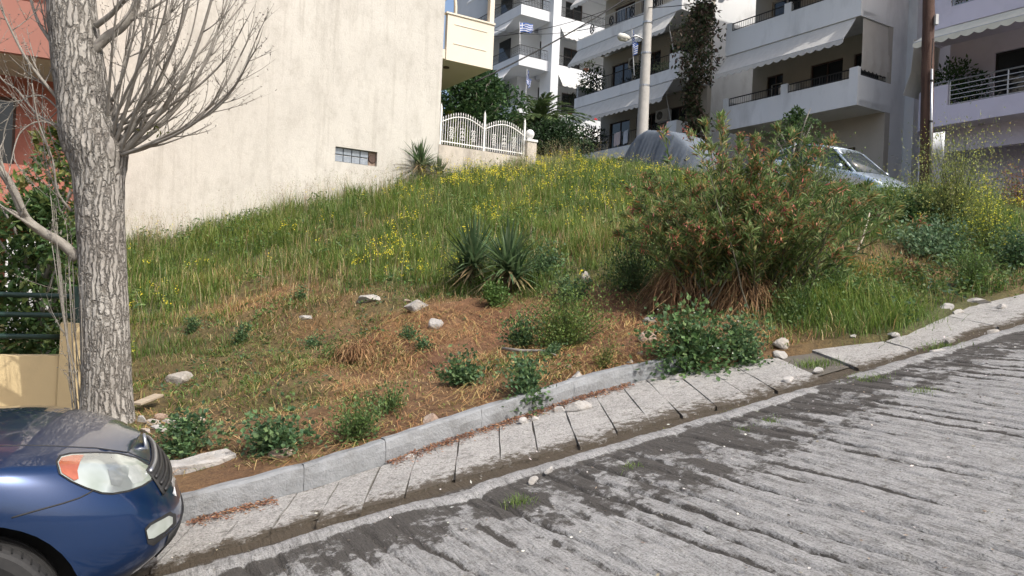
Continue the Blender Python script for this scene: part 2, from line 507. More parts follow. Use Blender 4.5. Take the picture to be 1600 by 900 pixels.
def build_road():
    S = np.concatenate([np.arange(-30, -1, .6), np.arange(-1, 10, .0125), np.arange(10.1, 30, .35)])
    T = np.concatenate([np.arange(-4, .9, .45), np.arange(.9, 4.80, .03)])
    s, t = np.meshgrid(S, T, indexing='ij')
    p = s[..., None]*EV + t[..., None]*NV
    x, y = p[..., 0], p[..., 1]
    z = road_z(x, y)
    # grooves: nearly square to the kerb, wavering, worn away in places
    g = s + .13*(t-4.4) + (fbm(s*.45, t*.45, seed=5)-.5)*.26 + (fbm(s*3, t*3, seed=6)-.5)*.045 + (fbm(s*11, t*11, seed=7)-.5)*.02
    sp = .145
    ph = g/sp
    cell = np.floor(ph+.5)
    rnd = _h(cell.astype(np.int64), np.zeros_like(cell, dtype=np.int64), np.zeros_like(cell, dtype=np.int64), 4)
    dist = np.abs(ph-cell+(rnd-.5)*.45)*sp
    gate = smooth(.24, .44, fbm(s*.25+rnd*9, t*.45, seed=8) + .10*smooth(2.0, 4.2, t)) * (.40+.75*rnd)
    groove = np.exp(-(dist/.0135)**2)*gate
    fine = s > -1
    onroad = smooth(4.15, 4.09, t + (fbm(s*2.2, t*0, seed=13)-.5)*.10)
    lipw = (fbm(s*1.7, t*0+3, seed=14)-.5)*.18+(fbm(s*7, t*0+3, seed=16)-.5)*.06
    lip = np.exp(-((t-4.20-lipw)/.070)**4)*smooth(.34, .5, fbm(s*2.0, t*3+5, seed=15)+.08)
    gut = smooth(4.27, 4.34, t+lipw*.5)
    rough = (fbm(s*9, t*9, seed=31)-.5)*.012 + (fbm(s*24, t*24, seed=32)-.5)*.009
    z = z + np.where(fine, rough - .034*groove*onroad + .014*lip - .030*gut, 0)
    # what has settled there: dark grime by the gutter and in the grooves, brown silt in the gutter itself
    reach = (4.15-t)                                             # metres from the gutter lip
    rnd2 = _h(cell.astype(np.int64), np.ones_like(cell, dtype=np.int64), np.zeros_like(cell, dtype=np.int64), 9)
    edge = .50 + .75*fbm(s*.8+2, t*0+1, seed=44)
    grime = (.56+.14*(fbm(s*3, t*5, seed=45)-.5)*2)*smooth(.25, -.40, reach-edge)
    spike = .7+2.2*rnd2**1.5                                    # how far each groove carries the dirt down the road
    wid = .062*np.clip(1-reach/spike, 0, 1)**1.2+.008
    grime = np.maximum(grime, .62*np.exp(-(dist/wid)**2)*smooth(spike, spike*.7, reach))
    grime = np.maximum(grime, .60*np.minimum(groove*1.15, 1)*onroad)
    grime = grime-.20*smooth(.50, .62, fbm(s*9, t*5, seed=46))*smooth(.05, .3, reach)*smooth(1.6, 1.0, reach)
    grime = grime*(1-.95*np.clip(lip*1.3, 0, 1))
    grime = np.where(t > 4.26, np.maximum(grime, .62*gut), grime)
    grime = grime*(.85+.3*fbm(s*2, t*6, seed=51))
    silt = smooth(4.22, 4.31, t)
    c = np.stack([grime, silt, np.zeros_like(grime)], -1).reshape(-1, 3)
    n1, n2 = s.shape
    idx = np.arange(n1*n2).reshape(n1, n2)
    q = np.stack([idx[:-1, :-1], idx[1:, :-1], idx[1:, 1:], idx[:-1, 1:]], -1).reshape(-1, 4)
    V = np.c_[x.ravel(), y.ravel(), z.ravel()]
    o = mesh_np("road", V, quads=q, mat=m_road, col=c, smooth=True)
    tag(o, "steep grooved concrete road stained dark along its gutter", None, kind="structure")
build_road()

# pavement of narrow cast strips, each a piece of its own, on a mortar bed
def build_pavement():
    S = np.arange(-9, 16, .25)
    mb = MB()
    rows = []
    for s in S:
        lo, hi = 4.52, float(edge_t(np.array(s)))-.02
        a, b = st(s, lo), st(s, hi)
        rows += [(a[0], a[1], road_z(*a)-.020), (b[0], b[1], road_z(*b)-.020)]
    mb.grid(rows, len(S), 2)
    bed = mb.build("pavement", M("mortar_bed", (.14, .125, .10), (.09, .08, .065), scale=14, rough=.95, bump=.01))
    tag(bed, "pavement bed of dark silted mortar beside the road", None, kind="structure")
    s = -8.0
    r = random.Random(3)
    while s < 15.5:
        w = r.uniform(.255, .33) if s < 4.8 else r.uniform(.42, .75)
        lo = 4.45 + r.uniform(-.05, .06)
        if 5.15 < s < 5.55: s += .42; continue
        hi0 = float(edge_t(np.array(s)))-(.16 if s < 4.5 else .03)
        hi1 = float(edge_t(np.array(s+w)))-(.16 if s+w < 4.5 else .03)
        if s > 4.6: hi0 -= r.uniform(0, .06); hi1 -= r.uniform(0, .06)
        gap = .0055
        n = 5
        sk = r.uniform(-.03, .03)
        lo_pts = []; hi_pts = []
        top = []; bot = []
        dz = r.uniform(-.003, .005)
        skew = .46*(hi0-lo)
        for i in range(n+1):
            f = i/n
            t0 = lo + (hi0-lo)*f; t1 = lo + (hi1-lo)*f
            k0, k1 = .46*(t0-5), .46*(t1-5)
            j = .03 if i == 0 else .006
            for (ss, tt) in ((s+gap+k0+r.uniform(-.005, .005), t0+r.uniform(-j, j)), (s+w/2+(k0+k1)/2, (t0+t1)/2+r.uniform(-j, j)), (s+w-gap+k1+r.uniform(-.005, .005), t1+r.uniform(-j, j))):
                p = st(ss, tt)
                z = road_z(*p)+dz+r.uniform(-.0015, .0015)-(.006 if i == 0 else 0)
                top.append((p[0], p[1], z)); bot.append((p[0], p[1], road_z(*p)-.06))
        k = len(top)
        V = np.array(top+bot)
        qs = []
        for i in range(n):
            for c in range(2):
                a = i*3+c
                qs.append((a, a+1, a+4, a+3))
        ring = [0, 1, 2]+[3*i+2 for i in range(1, n+1)]+[3*n+1, 3*n]+[3*i for i in range(n-1, 0, -1)]
        for a, b in zip(ring, ring[1:]+ring[:1]):
            qs.append((a, a+k, b+k, b))
        gr = np.zeros((2*k, 3))
        for i in range(n+1):
            for c in range(3):
                e = .22 if c != 1 else .16
                gr[i*3+c, 0] = (.56 if i == 0 else (.34 if i == 1 else e)) + r.uniform(-.06, .06) + (.16 if i == n and s < 4.6 else 0)
                gr[i*3+c, 1] = .7
        gr[k:, 0] = .6
        o = mesh_np("slab", V, quads=qs, mat=m_slab, parent=bed, col=gr)
        s += w
build_pavement()

def build_kerb():
    root = empty("kerb", (*st(0, 5.1), .1))
    tag(root, "grey concrete kerb edging the plot", None, kind="structure")
    inv = Matrix.Translation(-Vector(root.location))
    bounds = [-9, -7.6, -6.2, -4.8, -3.4, -2.0, -.85, .3, 1.07, 1.66, 2.5, 3.45, 4.1, 4.64]
    r = random.Random(5)
    for a, b in zip(bounds[:-1], bounds[1:]):
        n = 7
        pts = []
        sec = [(0, -.10), (0.006, .09), (.018, .145), (.04, .158), (.125, .152), (.14, .14), (.14, -.1)]
        for i in range(n+1):
            s = a+.0018 + (b-a-.0036)*i/n
            t = float(np.interp(s, KERB_S, KERB_T))
            for (dt, dz) in sec:
                p = st(s, t+dt+r.uniform(-.006, .006))
                wear = -.03*max(0, (s-3.9))*(dz > .1) if s > 3.9 else 0
                pts.append((p[0]-root.location[0], p[1]-root.location[1], road_z(*p)+dz+wear+r.uniform(-.006, .005)-root.location[2]))
        m = MB().grid(pts, n+1, len(sec))
        k = len(sec)
        m.f.append(tuple(range(k))); m.f.append(tuple(n*k+i for i in range(k))); m.m += [0, 0]
        m.build("kerb_stone", m_kerb, root, smooth=False)
build_kerb()

def build_upper_street():
    bs = np.arange(-9, 45, .9); as_ = np.linspace(-2.2, 5.0, 9)
    V = []
    for b in bs:
        for a in as_:
            p = np.array([8.5, 19])+a*AV+b*BV
            V.append((p[0], p[1], float(rbf(np.array([p[0]]), np.array([p[1]]))[0])+.05))
    idx = np.arange(len(V)).reshape(len(bs), len(as_))
    q = np.stack([idx[:-1, :-1], idx[1:, :-1], idx[1:, 1:], idx[:-1, 1:]], -1).reshape(-1, 4)
    o = mesh_np("upper_street", V, quads=q, mat=M("asphalt", (.055, .055, .055), (.04, .04, .04), scale=20, rough=.9, bump=.004))
    tag(o, "asphalt street behind the plot in front of the apartment houses", None, kind="structure")
build_upper_street()
# ------------------------------------------------------------------ buildings
RZ_FRONT = math.atan2(-.849, .528)      # local x along the street fronts (towards the viewer's right), y into the house
RZ_SIDE = math.atan2(.528, .849)        # local x along the side walls, y away from the viewer

def awning(parent, x0, x1, y, z, out, drop, mat, val=.17, n=None, along='x', name="awning"):
    """canvas awning hung from (y, z), reaching out and down, with a scalloped valance and a front bar"""
    L = abs(x1-x0)
    n = n or max(6, int(L/.36))
    m = MB()
    k = n*6
    rows = []
    for i in range(k+1):
        f = i/k
        x = x0+(x1-x0)*f
        sag = .015*math.sin(f*n*math.pi*2)
        ph = (f*n) % 1.0
        sc = val*(.62+.38*math.sin(math.pi*ph))
        rows += [(x, y, z), (x, y-out*.5, z-drop*.5-.02+sag*.5), (x, y-out, z-drop), (x, y-out-.015, z-drop-sc)]
    if along == 'y':
        rows = [(b, a, c) for a, b, c in rows]
    m.grid(rows, k+1, 4)
    o = m.build(name, mat, parent, solid=.012)
    b = MB()
    if along == 'x': b.tube([(x0, y-out+.01, z-drop+.0), (x1, y-out+.01, z-drop)], .022, 6)
    else: b.tube([(y-out+.01, x0, z-drop), (y-out+.01, x1, z-drop)], .022, 6)
    b.build("front_bar", m_frame, o)
    return o

def railing(parent, pts, h, mat, sp=.12, rail=.02, bar=.008, name="railing", mid=None, ornament=False):
    """one railing panel: top and bottom rails, bars or horizontal tubes between"""
    m = MB()
    for a, b in zip(pts[:-1], pts[1:]):
        a, b = Vector(a), Vector(b)
        up = Vector((0, 0, h))
        m.tube([a+up, b+up], rail, 6)
        L = (b-a).length
        if mid:
            for f in mid:
                m.tube([a+up*f, b+up*f], bar*1.3, 5)
            k = max(1, int(round(L/1.5)))
            for i in range(k+1):
                q = a.lerp(b, i/k); m.tube([q, q+up], rail*.9, 6)
        else:
            m.tube([a+Vector((0, 0, .06)), b+Vector((0, 0, .06))], rail*.7, 5)
            k = max(2, int(L/sp))
            for i in range(k+1):
                q = a.lerp(b, i/k)
                m.tube([q, q+up], bar if i % 12 else bar*2, 4)
                if ornament and i % 2 == 0 and i < k:
                    c = a.lerp(b, (i+.5)/k)+up*.52
                    d = (b-a).normalized()
                    m.tube([c+(d*math.cos(w)+Vector((0, 0, 1))*math.sin(w))*.075 for w in [j*math.pi/4 for j in range(9)]], bar, 4, caps=False)
    return m.build(name, mat, parent)

def window(parent, x0, x1, z0, z1, y, leaves=2, frame=None, glass=None, fr=.05, name="window"):
    """a window or balcony door set in a wall that faces -y: frame proud, panes behind it"""
    frame = frame or m_frame
    m = MB()
    m.box(x0, x1, y-.03, y+.05, z1-fr, z1); m.box(x0, x1, y-.03, y+.05, z0, z0+fr)
    xs = [x0+(x1-x0)*i/leaves for i in range(leaves+1)]
    for i, x in enumerate(xs):
        a = x if i == 0 else (x-fr if i == leaves else x-fr/2)
        m.box(a, a+fr, y-.032, y+.048, z0+fr, z1-fr)
    o = m.build(name, frame, parent)
    for i in range(leaves):
        MB().box(xs[i]+fr*.5, xs[i+1]-fr*.5, y+.004, y+.012, z0+fr*.8, z1-fr*.8).build("pane", glass or m_glass, o)
    return o

def wall_with_holes(m, x0, x1, z0, z1, y0, y1, holes):
    """a wall slab along x, built of boxes round its openings (holes: x0,x1,z0,z1, not overlapping in x)"""
    xs = x0
    for (a, b, c, d) in sorted(holes):
        if a > xs: m.box(xs, a, y0, y1, z0, z1)
        if c > z0: m.box(a, b, y0, y1, z0, c)
        if d < z1: m.box(a, b, y0, y1, d, z1)
        xs = b
    if x1 > xs: m.box(xs, x1, y0, y1, z0, z1)

def ac_unit(parent, x, y, z, w=.8, h=.56, d=.3, name="air_conditioner"):
    o = MB().box(x, x+w, y, y+d, z, z+h).build(name, m_white, parent, bevel=.015)
    MB().lathe([(.0, -.004), (.2, -.004), (.2, .006), (.0, .006)], 20, (x+w*.38, y-.006, z+h*.5), 'y').build("fan", m_black, o)
    g = MB()
    for k in range(5):
        rr = .04+k*.04
        g.tube([(x+w*.38+rr*math.cos(a), y-.02, z+h*.5+rr*math.sin(a)) for a in [i*math.pi/10 for i in range(21)]], .004, 4, caps=False)
    for k in range(6):
        a = k*math.pi/6
        g.tube([(x+w*.38-.2*math.cos(a), y-.022, z+h*.5-.2*math.sin(a)), (x+w*.38+.2*math.cos(a), y-.022, z+h*.5+.2*math.sin(a))], .003, 4)
    g.build("fan_guard", m_frame, o)
    return o

# ---- cream building whose blank side wall bounds the plot
def cream_wall_mat():
    m, nt, b = new_mat("cream_roughcast")
    n1 = noise_node(nt, .55, 6, .6); n2 = noise_node(nt, 2.6, 8, .7, (1, 1, .55)); n3 = noise_node(nt, 55, 4, .7); n4 = noise_node(nt, 8, 6, .75)
    r1 = ramp(nt, n1.outputs["Fac"], [(.33, (.605, .585, .53)), (.68, (.535, .515, .465))])
    r2 = ramp(nt, n2.outputs["Fac"], [(.34, (.87, .865, .855)), (.52, (1, 1, 1)), (.75, (1.03, 1.03, 1.02))])
    r4 = ramp(nt, n4.outputs["Fac"], [(.33, (.92, .915, .905)), (.47, (1, 1, 1))])
    c = mixc(nt, 1.0, r1.outputs[0], r2.outputs[0], 'MULTIPLY')
    c = mixc(nt, 1.0, c, r4.outputs[0], 'MULTIPLY')
    n5 = noise_node(nt, 1.0, 5, .7, (5.5, 5.5, .28))          # rain runs down the render
    r5 = ramp(nt, n5.outputs["Fac"], [(.33, (.88, .875, .865)), (.47, (1, 1, 1))])
    c = mixc(nt, 1.0, c, r5.outputs[0], 'MULTIPLY')
    nt.links.new(c, b.inputs["Base Color"]); b.inputs["Roughness"].default_value = .95
    b.inputs["Specular IOR Level"].default_value = .1
    ad = nt.nodes.new("ShaderNodeMath"); ad.operation = 'ADD'
    nt.links.new(n3.outputs["Fac"], ad.inputs[0]); nt.links.new(n4.outputs["Fac"], ad.inputs[1])
    bp = nt.nodes.new("ShaderNodeBump"); bp.inputs["Distance"].default_value = .010
    nt.links.new(ad.outputs[0], bp.inputs["Height"]); nt.links.new(bp.outputs[0], b.inputs["Normal"])
    return m
m_cream = cream_wall_mat()
m_cream2 = M("cream_paint", (.74, .68, .56), (.70, .63, .51), scale=1.2, rough=.85, bump=.002, bscale=50)

def build_cream_building():
    W0 = np.array([-2.3, 22.0])
    r = empty("cream_building", (W0[0], W0[1], 0), RZ_SIDE)
    tag(r, "cream building with a blank roughcast side wall and one corner balcony", "building")
    m = MB()
    # glass-block window opening
    wx0, wx1, wz0, wz1 = -3.05, -1.86, 4.78, 5.18
    wall_with_holes(m, -9.1, 0, .5, 13.5, 0, .3, [(wx0, wx1, wz0, wz1)])
    m.build("wall", m_cream, r)
    m = MB()
    m.box(-9.1, -.002, .302, 10, .5, 13.5)
    m.build("house_body", m_cream2, r)
    w = MB().box(wx0, wx1, .14, .16, wz0, wz1).build("window", M("mortar_white", (.6, .6, .58)), r)
    gb = M("glass_block", (.30, .34, .38), (.18, .21, .25), scale=14, rough=.12, spec=.7)
    bw = (wx1-wx0)*.8/4
    for i in range(4):
        for j in range(2):
            x = wx0+.012+i*bw; z = wz0+.012+j*.195
            MB().box(x+.008, x+bw-.008, .085, .138, z+.006, z+.18).build("glass_block", gb, w, bevel=.012)
    fx = wx0+4*bw+.03
    fan = MB().box(fx, wx1-.01, .10, .138, wz0+.01, wz1-.01).build("extractor_panel", M("rusty_panel", (.34, .27, .22), (.22, .15, .11), scale=12), w)
    MB().lathe([(.02, -.03), (.10, -.03), (.115, 0), (.115, .02)], 18, ((fx+wx1)/2, .1, (wz0+wz1)/2), 'y').build("extractor_fan", m_shutter, w)
    # balcony round the street corner
    zb, zt, zh = 8.15, 8.42, 9.45
    X1 = 1.66
    b = empty("balcony", (0, 0, 0)); b.parent = r
    MB().box(.003, X1, .03, 7, zb, zt).build("balcony_floor", m_cream2, b)
    MB().box(.10, X1-.002, -.02, .12, zb-.03, zh).build("parapet", m_cream2, b)
    MB().box(X1-.12, X1, .122, 7, zt-.05, zh).build("parapet", m_cream2, b)
    for zz in (8.62, 9.18):
        MB().box(.32, X1-.25, -.034, -.021, zz, zz+.02).build("groove_strip", m_cream2, b)
    MB().box(.05, X1+.02, -.05, .15, zh+.001, zh+.05).build("coping", m_cream2, b)
    MB().box(X1-.16, X1-.01, .0, .16, zh+.052, 11.2).build("corner_post", m_cream2, b)
    MB().box(.003, X1, .0, 7, 11.2, 11.5).build("balcony_floor", m_cream2, b)
    MB().box(.10, X1-.002, -.02, .12, 11.5, 12.5).build("parapet", m_cream2, b)
    MB().tube([(.62, .5, zt), (.60, .5, 9.9), (.52, .45, 10.3), (.5, .45, 11.2)], .05, 8).build("downpipe", m_cream2, b, smooth=True)
    MB().lathe([(.0, 0), (.09, 0), (.09, .04), (.0, .04)], 14, (.5, .75, zb-.035)).build("ceiling_lamp", m_shutter, b)
    # deep interior wall of the loggia
    MB().box(.003, .06, .4, 6.9, 8.43, 11.19).build("loggia_wall", M("ochre_plaster", (.42, .30, .20), (.36, .25, .17), scale=2), b)
    # string of a roof coping
    MB().box(-9.2, .1, -.08, .4, 13.501, 13.65).build("coping", m_cream2, r)
build_cream_building()

def build_yard_wall():
    W0 = np.array([-2.3, 22.0])
    r = empty("garden_wall", (W0[0], W0[1], 0), RZ_SIDE)
    tag(r, "stained low garden wall with a ball-topped pillar beside the cream building", "wall")
    m_st = M("stained_plaster", (.62, .57, .49), (.50, .45, .38), scale=2.2, rough=.92, bump=.006, bscale=40, c3=(.30, .27, .23), s3=1.6, stretch=(1, 1, .35))
    L = 3.02
    MB().box(.02, L, .012, .22, 3.8, 5.66).build("wall", m_st, r)
    MB().box(L+.001, L+.34, -.03, .29, 3.8, 6.16).build("pillar", m_st, r)
    MB().box(L-.03, L+.37, -.06, .32, 6.161, 6.24).build("pillar_cap", m_white, r, bevel=.015)
    MB().lathe([(.06, 0), (.06, .03), (.1, .06), (.132, .12), (.145, .18), (.132, .245), (.09, .3), (.04, .325), (.01, .33)], 18, (L+.17, .13, 6.24)).build("ball", m_white, r, smooth=True)
    f = empty("iron_fence", (W0[0], W0[1], 0), RZ_SIDE)
    tag(f, "white wrought-iron fence with arched spear tops on the stained wall", "fence")
    z0 = 5.67
    posts = [.09, 1.55, 2.98]
    for x in posts:
        m = MB().box(x-.028, x+.028, .09, .146, z0-.005, z0+1.08); m.lathe([(.03, 0), (.034, .03), (.012, .09), (.002, .15)], 8, (x, .118, z0+1.08))
        m.build("post", m_white_iron, f)
    bars = {}
    for a, b in zip(posts[:-1], posts[1:]):
        n = 18
        def arch(t): return .66+.24*math.sin(math.pi*t)
        MB().tube([(a+(b-a)*i/12, .118, z0+arch(i/12)) for i in range(13)], .018, 6).build("arch_rail", m_white_iron, f, smooth=True)
        MB().box(a+.03, b-.03, .105, .131, z0+.10, z0+.13).build("bottom_rail", m_white_iron, f)
        for i in range(1, n):
            x = a+(b-a)*i/n; t = i/n
            h = arch(t)+.13
            m = MB().tube([(x, .118, z0+.03), (x, .118, z0+h-.06)], .0105, 5)
            m.lathe([(.010, 0), (.02, .025), (.006, .07), (.001, .085)], 5, (x, .118, z0+h-.07))
            m.build("bar", m_white_iron, f)
        for k in (.25, .5, .75):
            x = a+(b-a)*k
            m = MB()
            for dz in (.28, .40, .52):
                for sx in (-1, 1):
                    m.tube([(x+sx*(.035+.035*math.cos(w)), .118, z0+dz+.05*math.sin(w)) for w in [j*math.pi/5 for j in range(10)]], .009, 4, caps=False)
            m.build("scroll", m_white_iron, f)
build_yard_wall()

# ---- white apartment house B4, in front view right of the middle
def plant_pot(loc, h, rad, label, col=(.05, .09, .03), leaf=.08, n=260, seed=0, group="plants on the balconies", pot=True, parent=None):
    r = empty("potted_plant", loc)
    tag(r, label, "plant", group)
    if pot: MB().lathe([(.13, 0), (.17, .28), (.185, .28), (.185, .32), (.15, .32)], 12).build("pot", m_terracotta, r)
    g = np.random.default_rng(seed)
    c = np.array([0, 0, (.32 if pot else 0)+h*.5])
    d = g.normal(size=(n, 3)); d /= np.linalg.norm(d, axis=1, keepdims=True)
    rr = g.random(n)**.45
    rad_n = .75+.5*vnoise(d[:, 0]*2+5, d[:, 1]*2+5, d[:, 2]*2+5, seed)
    pos = c+d*(rr*rad_n)[:, None]*np.array([rad, rad, h*.5])
    leaves(pos, d+g.normal(size=(n, 3))*.7, leaf*1.5*(.6+.8*g.random(n)), leaf*.8, np.array(col)*1.25*(.55+.9*g.random((n, 1)))*np.array([1, 1, 1]), "foliage", r, seed)
    return r

def leaves(pos, dirs, length, width, col, name, parent=None, seed=0, mat=None, droop=0.0, fold=.25, world=False, kind=None):
    """leaf blades: pos base, dirs growth direction, each a folded quad pair"""
    n = len(pos)
    g = np.random.default_rng(seed+99)
    d = dirs/np.maximum(np.linalg.norm(dirs, axis=1, keepdims=True), 1e-6)
    up = g.normal(size=(n, 3))*.5+np.array([0, 0, 1.0])
    sd = np.cross(d, up); sd /= np.maximum(np.linalg.norm(sd, axis=1, keepdims=True), 1e-6)
    nm = np.cross(sd, d)
    length = np.broadcast_to(np.asarray(length, float), (n,))[:, None]; width = np.broadcast_to(np.asarray(width, float), (n,))[:, None]
    mid = pos+d*length*.45-nm*width*fold
    tip = pos+d*length+np.array([0, 0, -1.0])*droop*length
    l = mid+sd*width*.5+nm*width*fold; r = mid-sd*width*.5+nm*width*fold
    V = np.stack([pos, r, tip, l, mid], 1).reshape(-1, 3)
    b = np.arange(n)[:, None]*5
    t = np.concatenate([b+np.array([[0, 1, 4]]), b+np.array([[1, 2, 4]]), b+np.array([[4, 2, 3]]), b+np.array([[0, 4, 3]])])
    c = np.repeat(np.broadcast_to(col, (n, 3)), 5, axis=0)
    return mesh_np(name, V, tris=t, mat=mat or MF, parent=parent, col=c)

def build_b4():
    O = np.array([11.5, 26.0])
    r = empty("apartment_house", (O[0], O[1], 0), RZ_FRONT)
    tag(r, "white apartment house with deep solid-fronted balconies and pale awnings", "building")
    L = 6.05; D = 1.55
    m_w = M("white_grey_plaster", (.76, .765, .75), (.70, .705, .69), scale=.9, rough=.88, bump=.002, bscale=50, c3=(.50, .50, .485), s3=.6, stretch=(1, 1, .4))
    zs = [8.4, 11.45, 14.5]
    wins = {0: [(-5.3, -4.5, 2), (-3.2, -1.8, 2), (-1.35, -.35, 1)], 1: [(-5.2, -3.8, 2), (-2.6, -1.2, 2)], 2: [(-5.2, -3.8, 2), (-2.6, -1.2, 2)]}
    for i, z in enumerate(zs):
        top = z+3.05
        fl = MB().box(-L, 0, 0.1, D+.1, z, z+.2).build("balcony_floor", m_w, r)
        # front parapet: solid, with three lower sections closed by an iron rail
        p = MB()
        p.box(-L, 0, -.04, .10, z-.02, z+.93)
        for a, b in ((-L, -L+.28), (-3.2, -2.9), (-.34, 0)):
            p.box(a, b, -.04, .10, z+.931, z+1.3)
        p.build("parapet", m_w, r)
        MB().box(-.13, 0.0, .102, D+1.1, z-.02, z+1.02).build("parapet", m_w, r)
        MB().box(-L, -L+.13, .102, D+.1, z-.02, z+1.2).build("parapet", m_w, r)
        railing(r, [(-L+.28, .03, z+.93), (-3.2, .03, z+.93)], .33, m_dark_iron, sp=.11, rail=.022)
        railing(r, [(-2.9, .03, z+.93), (-.34, .03, z+.93)], .33, m_dark_iron, sp=.11, rail=.022)
        railing(r, [(-.07, .12, z+1.02), (-.07, D+1.0, z+1.02)], .2, m_dark_iron, sp=.11, rail=.022)
        m = MB()
        holes = [(a, b, z+.22, z+2.35) for a, b, n in wins[i]]
        wall_with_holes(m, -L, -.02, z+.2, top, D+.1, D+.35, holes)
        m.build("wall", m_beige, r)
        for (a, b, n) in wins[i]:
            window(r, a, b, z+.22, z+2.35, D+.2, n, m_frame if i else m_shutter)
        # awning under the next floor
        awning(r, -L+.08, -.2, .02, top-.03, .66, .86, m_awning, val=.2)
        # hanging side blind at the right end
        rows = []
        k = 30
        for q in range(k+1):
            y = .18+(D+.7)*q/k
            rows += [(-.05, y, top-.05), (-.03+.02*math.sin(q), y, z+1.5), (-.05, y, z+1.28-.07*abs(math.sin(q*.52*2)))]
        MB().grid(rows, k+1, 3).build("side_blind", M("beige_blind", (.56, .52, .45), (.50, .46, .40), scale=3) if i == 0 else m_awning, r, solid=.01)
    MB().box(-L, -.002, D+.352, 12, 4.0, 18.0).build("house_body", m_w, r)
    MB().box(-.001, .35, D+1.2, 12, 4.0, 18.0).build("house_body", m_w, r)
    MB().box(-L, 0, -.04, D+.1, 17.55, 17.75).build("balcony_floor", m_w, r)
    ac = ac_unit(r, -4.35, D-.32, 9.55)
    MB().tube([(-4.9, D-.05, 8.6), (-4.9, D-.05, 10.3), (-4.4, D-.05, 10.3)], .02, 6).build("drain_pipe", m_frame, r)
    # ground floor: recessed wall with a brown garage door and a column
    m = MB(); wall_with_holes(m, -L, 0, 4.0, 8.4, D+.05, D+.34, [(-3.0, -1.1, 4.5, 7.3)])
    m.build("wall", m_beige, r)
    d = MB().box(-3.0, -1.1, D+.2, D+.25, 4.5, 7.3).build("garage_door", m_shutter, r)
    for k in range(7):
        MB().box(-2.97, -1.13, D+.185, D+.199, 4.6+k*.38, 4.6+k*.38+.34).build("door_panel", m_shutter, d)
build_b4()

def build_b3():
    O = np.array([6.9, 33.5])
    r = empty("apartment_house", (O[0], O[1], 0), RZ_FRONT)
    tag(r, "white apartment house with dark railings and long sloping awnings behind the lamp post", "building")
    L = 7.7; D = 1.7
    m_w = m_white
    zs = [8.12, 11.16, 14.2]
    for i, z in enumerate(zs):
        top = z+3.04
        MB().box(-L, 0, .13, D+.1, z+.1, z+.3).build("balcony_floor", m_w, r)
        p = MB(); p.box(-L, 0, 0, .13, z, z+.52)
        if i < 2: p.box(-.62, 0, 0, .13, z+.521, z+1.2)
        p.build("parapet", m_w, r)
        MB().box(-.13, 0, .131, D+.1, z, z+1.2).build("parapet", m_w, r)
        MB().box(-L, -L+.12, .131, D+.1, z, z+1.2 if i < 2 else z+.52).build("parapet", m_w, r)
        rm = m_dark_iron if i < 2 else m_frame
        railing(r, [(-L+.05, .06, z+.52), (-.64 if i < 2 else -.05, .06, z+.52)], .68, rm, sp=.12, rail=.02, ornament=False)
        wins = [(-6.9, -5.3, 2), (-4.8, -3.2, 3), (-2.6, -1.0, 2)]
        m = MB(); wall_with_holes(m, -L, 0, z+.3, top, D+.1, D+.35, [(a, b, z+.32, z+2.4) for a, b, n in wins])
        m.build("wall", m_beige, r)
        for a, b, n in wins: window(r, a, b, z+.32, z+2.4, D+.2, n, m_shutter)
        awning(r, -L+.1, -.35, .03, top-.02, .62, .86, m_awning, val=.2)
        MB().tube([(-.55, .2, z+1.2), (-.62, -.1, z+2.35), (-.5, .05, top)], .018, 5).build("awning_arm", m_frame, r)
    for k in range(5):   # round iron ornaments on the roof terrace rail
        x = -6.5+k*1.55
        m = MB()
        m.tube([(x+.16*math.cos(w), .05, 15.05+.22*math.sin(w)) for w in [j*math.pi/7 for j in range(15)]], .03, 5, caps=False)
        m.tube([(x-.1, .05, 14.9), (x+.1, .05, 15.2)], .025, 5); m.tube([(x-.1, .05, 15.2), (x+.1, .05, 14.9)], .025, 5)
        m.build("rail_ornament", m_dark_iron, r)
    MB().box(-L, -.002, D+.352, 12, 4.5, 17.2).build("house_body", m_w, r)
    MB().box(-L, 0, .0, 12, 17.24, 17.5).build("roof_slab", m_w, r)
    MB().box(-L+.02, -.02, .35, D+.3, 4.5, 8.11).build("base_wall", M("grey_render", (.30, .30, .29), (.22, .22, .21), scale=2), r)
    ac_unit(r, -3.0, D-.25, 9.9); ac_unit(r, -5.2, D-.25, 12.95)
    for x, w_, c_ in ((-4.3, .5, (.62, .52, .50)), (-3.6, .35, (.55, .58, .62)), (-2.4, .6, (.60, .58, .50))):
        MB().grid([(x+w_*i/6, .02+.03*math.sin(i*1.9), 9.34-.62*j+.01*i) for i in range(7) for j in range(2)], 7, 2).build("laundry", M("laundry_cloth", c_, None, scale=6), r, solid=.008)
    MB().box(-7.62, -7.1, -.02, -.004, 8.72, 9.28).build("green_screen_panel", M("lime_cloth", (.36, .46, .16), (.30, .40, .13), scale=5), r)
build_b3()

